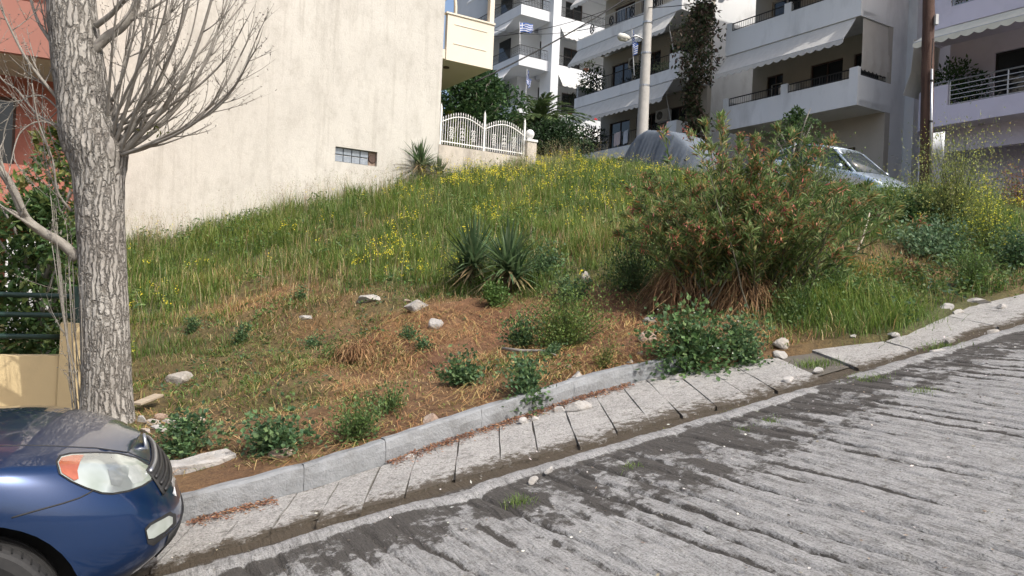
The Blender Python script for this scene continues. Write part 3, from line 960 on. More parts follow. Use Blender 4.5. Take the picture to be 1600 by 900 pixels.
def build_b2():
    O = np.array([-.2, 46.0])
    r = empty("apartment_house", (O[0], O[1], 0), RZ_SIDE)
    tag(r, "farther white apartment house with a tall corner pillar and rounded iron balconies", "building")
    m_w = M("bright_white_plaster", (.68, .70, .72), (.62, .64, .66), scale=.8, rough=.85)
    m_aw = M("white_awning", (.66, .66, .64), (.58, .58, .56), scale=3, rough=.9)
    zs = [9.05, 12.1, 15.1, 18.15, 21.2]
    X1 = 2.1
    MB().box(X1+.05, X1+.62, -.32, .9, 7, 24.5).build("pillar", m_w, r)
    for i, z in enumerate(zs):
        top = z+3.04
        MB().box(0, X1+.05, 0, 6.5, z, z+.62).build("balcony_floor", m_w, r)
        MB().box(X1+.62, 11.0, .1, 2.2, z, z+.58).build("balcony_floor", m_w, r)
        railing(r, [(.06, 6.4, z+.62), (.06, .06, z+.62), (X1, .06, z+.62)], .62, m_dark_iron, sp=.11, bar=.01, ornament=True)
        railing(r, [(X1+.66, .16, z+.58), (10.9, .16, z+.58)], .62, m_dark_iron, sp=.11, bar=.01, ornament=True)
        awning(r, 6.2, .9, .05, top, .55, .7, m_aw, val=.16, along='y')
        awning(r, X1+.9, 10.8, .12, top, .5, .72, m_aw, val=.16)
        wins = [(2.9, 4.1, 2), (4.8, 6.2, 2)]
        m = MB(); wall_with_holes(m, 1.3, 11.0, z+.58, top, 2.2, 2.45, [(a, b, z+.6, z+2.6) for a, b, n in wins])
        m.build("wall", m_w, r)
        for a, b, n in wins: window(r, a, b, z+.6, z+2.6, 2.3, n, m_shutter)
        # side wall of the wrap-round balcony with its balcony door
        sd = MB().box(1.3, 1.45, 2.46, 8, z+.58, top).build("wall", m_w, r)
        MB().box(1.25, 1.299, 3.2, 4.6, z+.62, z+2.7).build("balcony_door", m_glass, r)
    MB().box(1.46, 11.0, 2.46, 12, 6, 24.2).build("house_body", m_w, r)
    MB().box(1.2, 7.0, 2.0, 2.45, 5.5, 9.05).build("base_wall", m_beige, r)
build_b2()

m_lilac = M("lilac_plaster", (.70, .65, .73), (.64, .60, .68), scale=1.0, rough=.88, bump=.002, bscale=50, c3=(.60, .56, .62), s3=.8)
def build_b5():
    O = np.array([12.45, 24.6])
    r = empty("apartment_house", (O[0], O[1], 0), RZ_FRONT)
    tag(r, "lilac apartment house with round-cornered balconies and steel tube railings", "building")
    L = 8.0; D = 1.7; R = 1.0
    zs = [7.25, 10.3, 13.35]
    def arc(rad, n=12):      # quarter turn from the front round to the left side
        return [(R-rad*math.sin(a), R-rad*math.cos(a)) for a in [i*math.pi/2/n for i in range(n+1)]]
    for i, z in enumerate(zs):
        top = z+3.05
        pl = [(L, 0)]+arc(R)+[(0, D+.1), (L, D+.1)]
        k = len(pl)
        MB().add([(x, y, z) for x, y in pl]+[(x, y, z+.25) for x, y in pl],
                 [tuple(range(k)), tuple(range(2*k-1, k-1, -1))]+[(a, (a+1) % k, (a+1) % k+k, a+k) for a in range(k)]).build("balcony_floor", m_lilac, r)
        # edge band along the front, then the tall solid round corner
        def band(path, z0, z1, th=.12):
            inn = []
            for a, (x, y) in enumerate(path):
                p, q = path[max(a-1, 0)], path[min(a+1, len(path)-1)]
                t = Vector((q[0]-p[0], q[1]-p[1])).normalized()
                inn.append((x-t.y*-th*-1, y+t.x*-th*1) if False else (x+t.y*th, y-t.x*th))
            kk = len(path)
            vs_ = [(x, y, z0) for x, y in path]+[(x, y, z0) for x, y in inn]+[(x, y, z1) for x, y in path]+[(x, y, z1) for x, y in inn]
            fs_ = []
            for a in range(kk-1):
                fs_ += [(a, a+1, 2*kk+a+1, 2*kk+a), (kk+a+1, kk+a, 3*kk+a, 3*kk+a+1), (2*kk+a, 2*kk+a+1, 3*kk+a+1, 3*kk+a), (a+1, a, kk+a, kk+a+1)]
            fs_ += [(0, 2*kk, 3*kk, kk), (kk-1, 2*kk-1, 4*kk-1, 3*kk-1)]
            return MB().add(vs_, fs_)
        band([(L, -.01), (R+.32, -.01)], z-.02, z+.57).build("parapet", m_lilac, r)
        band([(R+.318, -.012), (R, -.012)]+arc(R+.012)[1:]+[(-.012, D+.1)], z-.03, z+1.22).build("round_parapet", m_lilac, r, smooth=False)
        railing(r, [(R+.36, .05, z+.57), (L, .05, z+.57)], .76, m_steel, rail=.024, bar=.012, mid=(.05, .25, .42, .6, .8))
        railing(r, [(x, y, z+1.22) for x, y in [(R+.3, .06)]+arc(R-.06)+[(.06, D)]], .12, m_steel, rail=.02, bar=.01, mid=(.2,))
        wins = [(1.75, 4.05, 2), (5.6, 7.4, 2)]
        m = MB(); wall_with_holes(m, .35, L, z+.25, top, D+.1, D+.35, [(a, b, z+.27, z+2.45) for a, b, n in wins])
        m.build("wall", m_lilac, r)
        for a, b, n in wins: window(r, a, b, z+.27, z+2.45, D+.22, n, m_black)
        awning(r, .55, L-.1, .02, top-.04, .7, .46, m_awning_cream, val=.2)
        if i == 0:
            rows = []
            for q in range(9):
                y = .1+1.5*q/8
                rows += [(.12, y, top-.1), (.05, y, z+1.9+.02*math.sin(q*2)), (-.18, y, z+1.2)]
            MB().grid(rows, 9, 3).build("side_blind", m_awning, r, solid=.01)
        for x in (2.0, 4.4, 6.6):
            MB().lathe([(0, 0), (.08, 0), (.08, .03), (0, .03)], 12, (x, .7, z-.032)).build("ceiling_lamp", m_steel, r)
    MB().box(.35, L, D+.352, 10, 3.0, 18).build("house_body", m_lilac, r)
    # ground floor on columns
    m = MB(); wall_with_holes(m, .3, L, 3.0, 7.25, .9, 1.15, [(.75, 3.45, 3.2, 6.55)])
    m.build("wall", m_lilac, r)
    MB().box(.32, 4.2, 3.6, 3.7, 3.0, 7.24).build("garage_wall", M("grey_plaster", (.25, .24, .25), (.2, .19, .2), scale=2), r)
    MB().box(.05, .30, .75, 1.05, 3.0, 7.25).build("column", m_lilac, r)
    MB().tube([(.36, .82, 3.2), (.36, .82, 7.2)], .045, 8).build("downpipe", m_frame, r)
build_b5()
# ------------------------------------------------------------------ vehicles
def car_paint(name, c, metal=.55, rough=.28):
    m, nt, b = new_mat(name)
    n = noise_node(nt, 900, 2, .5)
    r = ramp(nt, n.outputs["Fac"], [(.35, tuple(x*.8 for x in c)), (.65, tuple(x*1.25 for x in c))])
    nt.links.new(r.outputs[0], b.inputs["Base Color"])
    b.inputs["Metallic"].default_value = metal; b.inputs["Roughness"].default_value = rough
    b.inputs["Coat Weight"].default_value = 1.0; b.inputs["Coat Roughness"].default_value = .02
    n2 = noise_node(nt, 6, 5, .6)
    r2 = ramp(nt, n2.outputs["Fac"], [(.4, (.02, .02, .02)), (.75, (.10, .10, .10))])
    nt.links.new(r2.outputs[0], b.inputs["Coat Roughness"])
    return m

def ze(x):      # height of the shoulder line along the car (x back from the nose)
    return float(np.interp(x, [0, .12, .3, .6, .9, 1.15, 1.6, 2.5, 3.6, 4.0, 4.28], [.61, .67, .755, .845, .895, .925, .94, .95, .96, .95, .90]))

def car_shell(W=.845, LEN=4.28):
    levels = [(0.0, .15, .90, .10), (.05, .075, .955, .06), (.16, .022, .985, .03), (.30, .0, .998, .0), (.46, .004, 1.0, .0), (.58, .022, 1.0, .01), (.66, .03, 1.0, .02), (.78, .055, .996, .03), (.88, .085, .985, .04), (.95, .115, .968, .06), (.985, .14, .950, .08), (1.0, .165, .925, .10)]
    rings = []
    for (q, xf, wf, xr) in levels:
        half = []
        n = 2.7
        a = .78
        for i in range(0, 17):
            th = math.pi/2*i/16
            half.append((xf+a*(1-math.cos(th)**(2/n)), W*wf*math.sin(th)**(2/n)))
        x0 = half[-1][0]; xe = LEN-xr-.55
        for i in range(1, 16):
            half.append((x0+(xe-x0)*i/16, W*wf))
        for i in range(0, 11):
            th = math.pi/2*i/10
            half.append((xe+.55*math.sin(th)**(2/2.6), W*wf*math.cos(th)**(2/2.6)))
        zb = .19
        rings.append([(x, y, zb+.03*(1 if x < .5 else 0)*(1-q)+q*(ze(x)-zb)) for x, y in half])
    return rings

def build_car_body(paint):
    rings = car_shell()
    m = MB()
    nh = len(rings[0])
    K = len(rings)
    full = []
    for rg in rings:
        full.append([(x, y, z) for x, y, z in rg]+[(x, -y, z) for x, y, z in rg[1:-1][::-1]])
    N = len(full[0])
    pts = [p for f in full for p in f]
    fs_ = []
    for k in range(K-1):
        for j in range(N):
            j2 = (j+1) % N
            fs_.append((k*N+j, k*N+j2, (k+1)*N+j2, (k+1)*N+j))
    m.add(pts, fs_)
    # bonnet / deck: cambered rows between the two shoulders
    top = rings[-1]
    C = 7
    base = len(m.v)
    rows = []
    for j in range(nh):
        x, y, z = top[j]
        cam = .02+.06*min(x/1.1, 1)
        row = []
        for c in range(C+1):
            f = 1-2*c/C
            row.append((x-.035*(1-f*f)*(1 if x < .3 else 0), y*f, z+cam*(1-f*f)))
        rows.append(row)
    for row in rows:
        m.v.extend(row)
    for j in range(nh-1):
        for c in range(C):
            a = base+j*(C+1)+c
            m.f.append((a, a+1, a+C+2, a+C+1)); m.m.append(0)
    # floor
    m.f.append(tuple(range(N-1, -1, -1))); m.m.append(0)
    me = bpy.data.meshes.new("body")
    me.from_pydata(m.v, [], m.f)
    bm = bmesh.new(); bm.from_mesh(me)
    bmesh.ops.remove_doubles(bm, verts=bm.verts, dist=.0015)
    bmesh.ops.recalc_face_normals(bm, faces=bm.faces)
    bm.to_mesh(me); bm.free()
    me.materials.append(paint); me.materials.append(m_black)
    o = bpy.data.objects.new("body", me); COL.objects.link(o)
    cut = []
    for xc in (.79, 3.36):
        c = MB().lathe([(.375, -1.2), (.375, -.50)], 40, (xc, 0, .30), 'y'); d = MB().lathe([(.375, .50), (.375, 1.2)], 40, (xc, 0, .30), 'y')
        for s_ in (c, d):
            q = s_.build("wheel_arch_cut", m_black, None); cut.append(q)
            b = o.modifiers.new("b", 'BOOLEAN'); b.operation = 'DIFFERENCE'; b.object = q; b.solver = 'EXACT'
    dg = bpy.context.evaluated_depsgraph_get()
    ev = o.evaluated_get(dg)
    new = bpy.data.meshes.new_from_object(ev)
    o.modifiers.clear(); o.data = new
    for q in cut:
        bpy.data.objects.remove(q, do_unlink=True)
    for p in new.polygons: p.use_smooth = True
    try: new.set_sharp_from_angle(angle=math.radians(38))
    except Exception: pass
    return o

m_carglass = M("car_glass", (.03, .04, .04), (.05, .06, .06), scale=2, rough=.04, spec=.8)
def wheel(parent, x, y, turn=0.0):
    r = empty("wheel", (x, y, .30), turn); r.parent = parent
    s_ = 1 if y > 0 else -1
    R = .302
    prof = [(.20, -.085), (.25, -.098), (.285, -.092), (.296, -.080), (.302, -.062), (.302, -.048), (.294, -.047), (.294, -.041), (.303, -.040), (.304, -.012), (.295, -.011), (.295, -.004), (.304, -.003), (.304, .022), (.295, .023), (.295, .03), (.303, .031), (.302, .062), (.296, .080), (.285, .092), (.25, .098), (.20, .085)]
    m = MB().lathe(prof, 64, (0, 0, 0), 'y')
    t = m.build("tyre", m_black, r, smooth=False)
    g = MB()
    for k in range(48):                                     # flat strips, their dark colour painting the shade inside the tread's cross cuts
        a = 2*math.pi*k/48
        c, d = math.cos(a), math.sin(a)
        for y0, y1 in ((-.075, -.05), (.033, .075)):
            sa = .012
            g.add([(R*math.cos(a-sa)*1.006, y0, R*math.sin(a-sa)*1.006), (R*math.cos(a+sa)*1.006, y0, R*math.sin(a+sa)*1.006), (R*math.cos(a+sa+.03)*1.008, y1, R*math.sin(a+sa+.03)*1.008), (R*math.cos(a-sa+.03)*1.008, y1, R*math.sin(a-sa+.03)*1.008)], [(0, 1, 2, 3)])
    g.build("tread_cut_shade", M("tread_shadow_rubber", (.006, .006, .006)), t, fix=False)["kind"] = "stuff"
    rim = MB().lathe([(.205, -.07), (.205, .07), (.19, .075), (.185, .02), (.05, .015), (.05, .03), (.0, .03)] if s_ > 0 else [(.205, .07), (.205, -.07), (.19, -.075), (.185, -.02), (.05, -.015), (.05, -.03), (.0, -.03)], 32, (0, 0, 0), 'y').build("rim", m_steel, r, smooth=False)
    sp = MB()
    for k in range(7):
        a = 2*math.pi*k/7
        p0 = Vector((.04*math.cos(a), s_*.05, .04*math.sin(a))); p1 = Vector((.19*math.cos(a), s_*.07, .19*math.sin(a)))
        sp.tube([p0, p1], [.022, .028], 6)
    sp.build("spokes", m_steel, rim)
    return r

def make_car(name, label, paint, M4, cat="car", front_turn=0.0):
    r = empty(name); r.matrix_world = M4
    tag(r, label, cat)
    b = build_car_body(paint); b.parent = r
    for x, y, t in ((.79, .76, front_turn), (.79, -.76, front_turn), (3.36, .76, 0), (3.36, -.76, 0)):
        wheel(r, x, y, t)
    # cabin: windscreen, side and rear glass, roof
    B = [(1.10, .70, ze(1.1)+.03), (1.9, .56, 1.40), (2.35, .555, 1.445), (3.05, .55, 1.40), (3.80, .66, .985)]
    rows = []
    for i, (x, y, z) in enumerate(B):
        row = []
        for c in range(9):
            f = 1-2*c/8
            bow = (.16 if i == 0 else (.07 if i == 1 else (-.10 if i == 4 else 0)))*(1-f*f)
            row.append((x-bow, y*f, z+(.05 if i in (1, 2, 3) else .03)*(1-f*f)))
        rows.append(row)
    MB().grid(rows[0]+rows[1], 2, 9).build("windscreen", m_carglass, r, smooth=True, solid=.006)
    MB().grid(rows[3]+rows[4], 2, 9).build("rear_window", m_carglass, r, smooth=True, solid=.006)
    MB().grid(rows[1]+rows[2]+rows[3], 3, 9).build("roof", paint, r, smooth=True, solid=.02)
    for s_ in (1, -1):
        zb = [(1.25, ze(1.25)), (2.1, ze(2.1)), (2.95, ze(2.95)), (3.72, ze(3.72))]
        low = [(x, s_*.745, z+.005) for x, z in zb]
        hi = [(1.98, s_*.575, 1.375), (2.15, s_*.565, 1.40), (2.95, s_*.56, 1.385), (3.15, s_*.56, 1.35)]
        MB().grid(low+hi, 2, 4).build("side_window", m_carglass, r, solid=.006)
        p = MB(); p.tube([(1.12, s_*.72, ze(1.12)+.0), (1.92, s_*.565, 1.40)], .03, 6); p.tube([(1.92, s_*.565, 1.40), (2.4, s_*.56, 1.44), (3.05, s_*.555, 1.395)], .028, 6)
        p.tube([(3.05, s_*.555, 1.395), (3.80, s_*.68, .97)], .045, 6); p.tube([(2.25, s_*.745, .94), (2.28, s_*.57, 1.41)], .03, 6)
        p.build("pillar", paint, r, smooth=True)
        mir = MB().lathe([(.0, -.07), (.055, -.06), (.075, 0), (.06, .05), (.0, .06)], 12, (1.42, s_*.92, 1.0), 'x').build("door_mirror", paint, r, smooth=True)
    return r, b

def slope_matrix(front, fwd, across):
    """car frame: local +x runs from nose to tail, z square to the road"""
    xb = -Vector(fwd).normalized()
    z = Vector(across)
    z = (z - xb*z.dot(xb)).normalized()
    y = z.cross(xb)
    m = Matrix(((xb.x, y.x, z.x, front[0]), (xb.y, y.y, z.y, front[1]), (xb.z, y.z, z.z, front[2]), (0, 0, 0, 1)))
    return m

def patch_on(body_bvh, inv, outline, step, off):
    """points of an outline seen on the body's surface: returns mesh data in the car's own frame"""
    pts = [Vector(p) for p in outline]
    n = len(pts)
    dense = []
    for a, b in zip(pts, pts[1:]+pts[:1]):
        k = max(1, int((b-a).length/step))
        dense += [a.lerp(b, i/k) for i in range(k)]
    n = len(dense)
    xs = [p.x for p in dense]; ys = [p.y for p in dense]
    inner = []
    def inside(x, y):
        c = False
        for i in range(n):
            x1, y1 = dense[i]; x2, y2 = dense[i-1]
            if (y1 > y) != (y2 > y) and x < (x2-x1)*(y-y1)/(y2-y1)+x1: c = not c
        return c
    x = min(xs)+step*.5
    while x < max(xs):
        y = min(ys)+step*.5
        while y < max(ys):
            if inside(x, y) and min((Vector((x, y))-d).length for d in dense) > step*.45: inner.append(Vector((x, y)))
            y += step
        x += step
    res = delaunay_2d_cdt(dense+inner, [], [list(range(n))], 1, 1e-4)
    V = []
    org = inv @ Vector(EYE)
    for p in res[0]:
        d = (inv.to_3x3() @ Vector(ray(p.x, p.y))).normalized()
        h = body_bvh.ray_cast(org, d)
        if h[0] is None:
            near = body_bvh.find_nearest(org+d*4.3)
            V.append(near[0]+near[1]*off)
        else:
            V.append(h[0]-d*off*1.3)
    return V, [tuple(f) for f in res[2]], n

def build_blue_car():
    nose = st(.35, 4.35)
    fwd = Vector((EV[0], EV[1], .1945))
    nrm = Vector((-RA, -RB, 1)).normalized()
    M4 = slope_matrix((nose[0], nose[1], road_z(*nose)-.0), fwd, nrm)
    M4 = M4 @ Matrix.Scale(1.03, 4)
    paint = car_paint("metallic_blue_paint", (.005, .028, .095))
    r, body = make_car("parked_car", "dark metallic blue saloon car nosing in at the left by the tree", paint, M4, front_turn=-.10)
    bv = BVHTree.FromPolygons([v.co.copy() for v in body.data.vertices], [list(p.vertices) for p in body.data.polygons])
    inv = M4.inverted()
    # headlamp: dark surround, clear lens over a bright reflector, amber corner
    hl = [(90, 722), (96, 713), (112, 709.5), (150, 708), (184, 709.5), (212, 716), (232, 728), (238, 738), (236, 749), (222, 758), (200, 766), (176, 770), (160, 769), (135, 761), (112, 751), (95, 740)]
    cx = sum(p[0] for p in hl)/len(hl); cy = sum(p[1] for p in hl)/len(hl)
    big = [(cx+(x-cx)*1.045, cy+(y-cy)*1.09) for x, y in hl]
    def patch(name, outline, step, off, mat, parent, smooth=True):
        V, F, n = patch_on(bv, inv, outline, step, off)
        o = MB().add(V, F).build(name, mat, parent, smooth=smooth, fix=False)
        return o
    m_ref, nt, b = new_mat("lamp_reflector")
    n1 = noise_node(nt, 7, 2, .4)
    rr = ramp(nt, n1.outputs["Fac"], [(.35, (.22, .24, .23)), (.5, (.46, .50, .46)), (.7, (.34, .38, .32))])
    nt.links.new(rr.outputs[0], b.inputs["Base Color"]); b.inputs["Roughness"].default_value = .22; b.inputs["Metallic"].default_value = .25
    b.inputs["Coat Weight"].default_value = 1; b.inputs["Coat Roughness"].default_value = .03
    h = patch("headlight", big, 5, .003, m_black, r)
    patch("lens", hl, 5, .007, m_ref, h)
    amber = M("amber_lens", (.40, .11, .05), (.30, .08, .035), scale=30, rough=.12, spec=.7, coat=1)
    patch("indicator", [(91.5, 722), (97, 714.5), (113, 711), (131, 710.5), (125, 722), (121, 735), (123, 748), (116, 750.5), (97, 739)], 5, .010, amber, h)
    patch("reflector", [(168, 733), (182, 724), (196, 742), (188, 760), (174, 757)], 5, .0085, M("reflector_grey", (.30, .32, .31), (.20, .22, .21), scale=12, rough=.18, metal=.4, coat=1), h)
    patch("reflector", [(203, 728), (216, 725), (228, 733), (231, 743), (222, 752), (208, 756), (200, 744)], 5, .0085, M("reflector_bright", (.58, .61, .58), (.44, .47, .44), scale=14, rough=.15, metal=.3, coat=1), h)
    for q in ():
        V, F, n = patch_on(bv, inv, [(q[0][0]-1.2, q[0][1]), (q[0][0]+1.2, q[0][1]), (q[1][0]+1.5, q[1][1]), (q[2][0]+1, q[2][1]), (q[2][0]-1, q[2][1]), (q[1][0]-1.5, q[1][1])], 5, .011)
        MB().add(V, F).build("reflector_edge", m_frame, h, smooth=True, fix=False)
    # fog lamp in a dark recess
    f = patch("fog_lamp", [(226, 826), (233, 818), (266, 799), (275, 803), (276, 818), (262, 836), (240, 853), (231, 850)], 5, .003, m_black, r)
    patch("lens", [(229, 829), (236, 821), (264, 806), (270, 808), (270, 818), (258, 830), (240, 841), (232, 842)], 5, .008, m_ref, f)
    # grille, badge, plate and lower intake, laid on the nose itself
    def nose_x(y, z, off):
        h_ = bv.ray_cast(Vector((-1, y, z)), Vector((1, 0, 0)))
        return (h_[0].x if h_[0] is not None else .3)-off
    def nose_grid(name, ys, zs_, off, mat, parent, taper=0.0):
        rows = [(nose_x(y*(1-taper*i), z, off), y*(1-taper*i), z) for i, z in enumerate(zs_) for y in ys]
        return MB().grid(rows, len(zs_), len(ys)).build(name, mat, parent, smooth=True, solid=.006)
    gr = nose_grid("grille", [-.44+.88*j/14 for j in range(15)], [.50+.025*i for i in range(6)], .006, m_black, r, .012)
    for z in (.515, .548, .581, .614):
        MB().tube([(nose_x(y, z, .014), y, z) for y in [-.41+.82*j/14 for j in range(15)]], .009, 6).build("grille_bar", m_steel if z > .6 else m_dark_iron, gr, smooth=True)
    MB().lathe([(.0, -.012), (.05, -.010), (.055, 0), (.05, .006), (.0, .008)], 18, (nose_x(0, .66, .008), 0, .66), 'x').build("badge", m_steel, r, smooth=True)
    xp = nose_x(.24, .40, -.02)
    MB().box(xp-.012, xp+.005, -.25, .25, .34, .45).build("number_plate", m_white, r, bevel=.004)
    nose_grid("lower_intake", [-.5+j/14 for j in range(15)], [.25, .28, .31, .335], .005, m_black, r)
    # seams: wing to bumper, bonnet shut line
    def seam(pxs, name, w=.0035):
        pts = []
        org = inv @ Vector(EYE)
        for a, b_ in zip(pxs[:-1], pxs[1:]):
            for k in range(6):
                q = (a[0]+(b_[0]-a[0])*k/6, a[1]+(b_[1]-a[1])*k/6)
                d = (inv.to_3x3() @ Vector(ray(*q))).normalized()
                hh = bv.ray_cast(org, d)
                if hh[0] is not None: pts.append(hh[0]+hh[1]*.0)
        if len(pts) > 2: MB().tube(pts, w, 5).build(name, m_black, r, smooth=True)
    seam([(18, 809), (60, 797), (100, 786), (124, 778), (138, 771), (146, 766)], "bumper_seam")
    seam([(0, 697), (40, 696), (80, 697), (150, 700), (200, 707), (232, 720), (243, 729)], "bonnet_seam")
    # black bonnet lip under the windscreen, wiper cowl
    MB().box(1.02, 1.14, -.66, .66, .955, .972).build("cowl", m_black, r)
build_blue_car()

def on_street(px, py, d, dz=0):
    p = P(px, py, d)
    z = float(ground(p[0], p[1]))
    return np.array([p[0], p[1], z+.05+dz])

def build_silver_car():
    nose = np.array([8.95, 17.4]); 
    z = street_z(*nose)+.03
    fwd = Vector((-BV[0], -BV[1], -.23))
    nrm = Vector((-.23*BV[0], -.23*BV[1], 1)).normalized()
    # drive up to where its roof shows over the crest
    M4 = slope_matrix((nose[0], nose[1], z), fwd, nrm)
    make_car("parked_car", "pale silver-blue car half hidden by weeds on the upper street", car_paint("silver_blue_paint", (.42, .50, .58), .5, .35), M4)
build_silver_car()

def build_covered_car():
    c0 = P(1050, 250, 26.0)[:2]
    z = street_z(*c0)+.05
    fwd = np.array([-BV[0], -BV[1]])
    n_s, n_a = 90, 49
    rows = []
    L = 3.7
    for i in range(n_s):
        f = i/(n_s-1)
        x = -L/2+L*f
        # roof line of the car under the cover: long sloped bonnet, cabin, boot
        top = np.interp(f, [0, .03, .12, .26, .5, .62, .80, .95, 1], [.7, .95, 1.25, 1.45, 1.48, 1.42, 1.08, .92, .7])
        hw = .92*(1-abs(2*f-1)**9*.25)
        for j in range(n_a):
            a = -1+2*j/(n_a-1)
            s_ = abs(a)
            if s_ < .55:
                y = hw*.66*(s_/.55); zz = top-.03*(s_/.55)**2
            else:
                t = (s_-.55)/.45
                y = hw*(.66+.34*t**.7)+.05*t; zz = (top-.03)*(1-t)**1.0+.12*t
                y += (.022*math.sin(f*47+a*2+3*math.sin(f*9))+.016*math.sin(f*113+2*math.sin(f*17)))*t
            y = math.copysign(y, a)
            zz += .012*math.sin(f*23+a*7)+.008*math.sin(f*61)
            rows.append((x, y, zz))
    r = empty("covered_car", (c0[0], c0[1], z), math.atan2(fwd[1], fwd[0]))
    r.rotation_euler = (0, math.atan(.23)*.9, math.atan2(fwd[1], fwd[0]))
    tag(r, "car under a grey tarpaulin cover beside the lamp post", "car")
    mc = M("grey_tarpaulin", (.15, .175, .205), (.115, .135, .16), scale=3, rough=.75, spec=.2, bump=.01, bscale=9)
    m = MB().grid(rows, n_s, n_a)
    m.f.append(tuple(range(n_a))); m.f.append(tuple((n_s-1)*n_a+j for j in range(n_a))); m.m += [0, 0]
    m.build("cover", mc, r, smooth=True)
    MB().tube([(-.5, .40, 1.51), (-.55, .75, 1.2), (-.56, .95, .6), (-.56, 1.0, .2)], .012, 5).build("cover_seam", M("pale_cord", (.5, .52, .55)), r)
    for x in (-1.3, 1.25):
        for y in (-.72, .72):
            MB().lathe([(.2, -.09), (.30, -.085), (.30, .085), (.2, .09)], 24, (x, y, .30), 'y').build("wheel", m_black, r)
build_covered_car()

# ------------------------------------------------------------------ posts, lamps, wires, flags
def build_lamp_post():
    b = P(1003, 215, 27.5); t = P(1015, -30, 27.5)
    base = np.array([b[0], b[1], street_z(b[0], b[1])])
    r = empty("street_lamp", base)
    tag(r, "tall pale concrete lamp post with a bracket lantern behind the covered car", "street lamp")
    top = Vector(t)-Vector(base)
    m = MB(); k = 16
    m.tube([top*(i/k) for i in range(k+1)], [.225-.085*i/k for i in range(k+1)], 14)
    m.build("pole", M("pole_concrete", (.50, .48, .44), (.40, .385, .35), scale=5, rough=.85, bump=.004, bscale=30), r, smooth=True)
    a = Vector(P(1010, 68, 27.5))-Vector(base)
    h = Vector(P(984, 60, 27.3))-Vector(base)
    h2 = Vector(P(966, 56, 27.1))-Vector(base)
    MB().tube([a, a+(h-a)*.3+Vector((0, 0, .14)), a+(h-a)*.65+Vector((0, 0, .17)), h], .03, 8).build("bracket", m_steel, r, smooth=True)
    d = (h2-h)
    hd = MB()
    hd.tube([h, h+d*.15, h+d*.5, h+d*.9, h+d*1.05], [.05, .09, .13, .12, .04], 12)
    lan = hd.build("lantern", M("lantern_shell", (.62, .61, .55), (.55, .54, .48), scale=4, rough=.4), r, smooth=True)
    MB().tube([h+d*.3+Vector((0, 0, -.07)), h+d*.85+Vector((0, 0, -.07))], [.08, .09], 10).build("lens", M("lantern_glass", (.75, .72, .6), rough=.15), lan, smooth=True)
    for q in (.45, .62, .78):
        c = top*q
        MB().lathe([(.19-.04*q, -.03), (.21-.04*q, -.03), (.21-.04*q, .03), (.19-.04*q, .03)], 14, c).build("clamp_band", m_steel, r)
    return Vector(base)+top
lamp_top = build_lamp_post()

def build_wood_pole():
    p = P(1447, 300, 16.5)
    base = np.array([p[0], p[1], float(ground(p[0], p[1]))-.1])
    t = P(1452, -40, 16.5)
    top = Vector(t)-Vector(base)
    r = empty("utility_pole", base)
    tag(r, "brown wooden utility pole with a pipe and pale panel at the right", "utility pole")
    k = 24
    m = MB()
    m.tube([top*(i/k)+Vector((.004*math.sin(i*1.7), 0, 0)) for i in range(k+1)], [.130-.012*i/k+.003*math.sin(i*2.3) for i in range(k+1)], 14)
    m.build("pole", M("creosoted_wood", (.085, .040, .026), (.045, .022, .015), scale=26, rough=.8, bump=.012, bscale=40, stretch=(1, 1, .06), c3=(.15, .085, .06), s3=9), r, smooth=True)
    q0 = Vector(P(1454, 290, 16.33))-Vector(base); q1 = Vector(P(1456, 108, 16.33))-Vector(base)
    MB().tube([q0, q1], .028, 8).build("conduit_pipe", m_steel, r, smooth=True)
    for f in (.2, .55, .9):
        c = q0.lerp(q1, f); MB().lathe([(.036, -.02), (.036, .02)], 10, c).build("pipe_clip", m_dark_iron, r)
    MB().tube([q1, q1+Vector((-.02, -.01, .1)), Vector(P(1458, 60, 16.33))-Vector(base)], .012, 6).build("cable", m_black, r)
    a = Vector(P(1436, 252, 16.72))-Vector(base); b = Vector(P(1475, 242, 16.6))-Vector(base)
    rows = []
    for i in range(9):
        f = i/8
        q = a.lerp(b, f)+Vector((0, .05*math.sin(math.pi*f), 0))
        rows += [(q.x, q.y, a.z+.03*f), (q.x, q.y, a.z+.60+.05*f)]
    MB().grid(rows, 9, 2).build("panel", M("panel_white", (.66, .68, .68), (.58, .60, .60), scale=4, rough=.5), r, smooth=True, solid=.02)
    MB().box(*(lambda c: (c.x-.03, c.x+.03, c.y-.04, c.y+.04, c.z-.12, c.z+.10))(Vector(P(1463, 30, 16.35))-Vector(base))).build("junction_box", m_frame, r)
    return Vector(base)+top
pole_top = build_wood_pole()

def cable(a, b, sag, label, rad=.014):
    a, b = Vector(a), Vector(b)
    pts = []
    for i in range(25):
        f = i/24
        q = a.lerp(b, f); q.z -= sag*4*f*(1-f)
        pts.append(q)
    o = MB().tube(pts, rad, 5).build("overhead_cable", m_black, None, smooth=True)
    tag(o, label, "cable", "cables strung between the houses and poles")
cable(P(742, 128, 24.5), P(1062, -60, 30), .25, "thick black overhead cable climbing from the cream balcony to the right", .026)
cable(P(760, 58, 30), P(1010, -10, 27.4), .3, "thin overhead wire crossing in front of the upper flag", .012)
cable(P(765, 45, 40), P(1012, 20, 27.4), .5, "thin overhead wire ending on the lamp post above its lantern", .012)
cable(P(772, 8, 34), P(930, -30, 30), .2, "topmost thin overhead wire near the patch of sky", .012)
cable(P(1012, 12, 27.4), P(1300, -60, 21), .3, "overhead wire leaving the lamp post towards the upper right", .014)

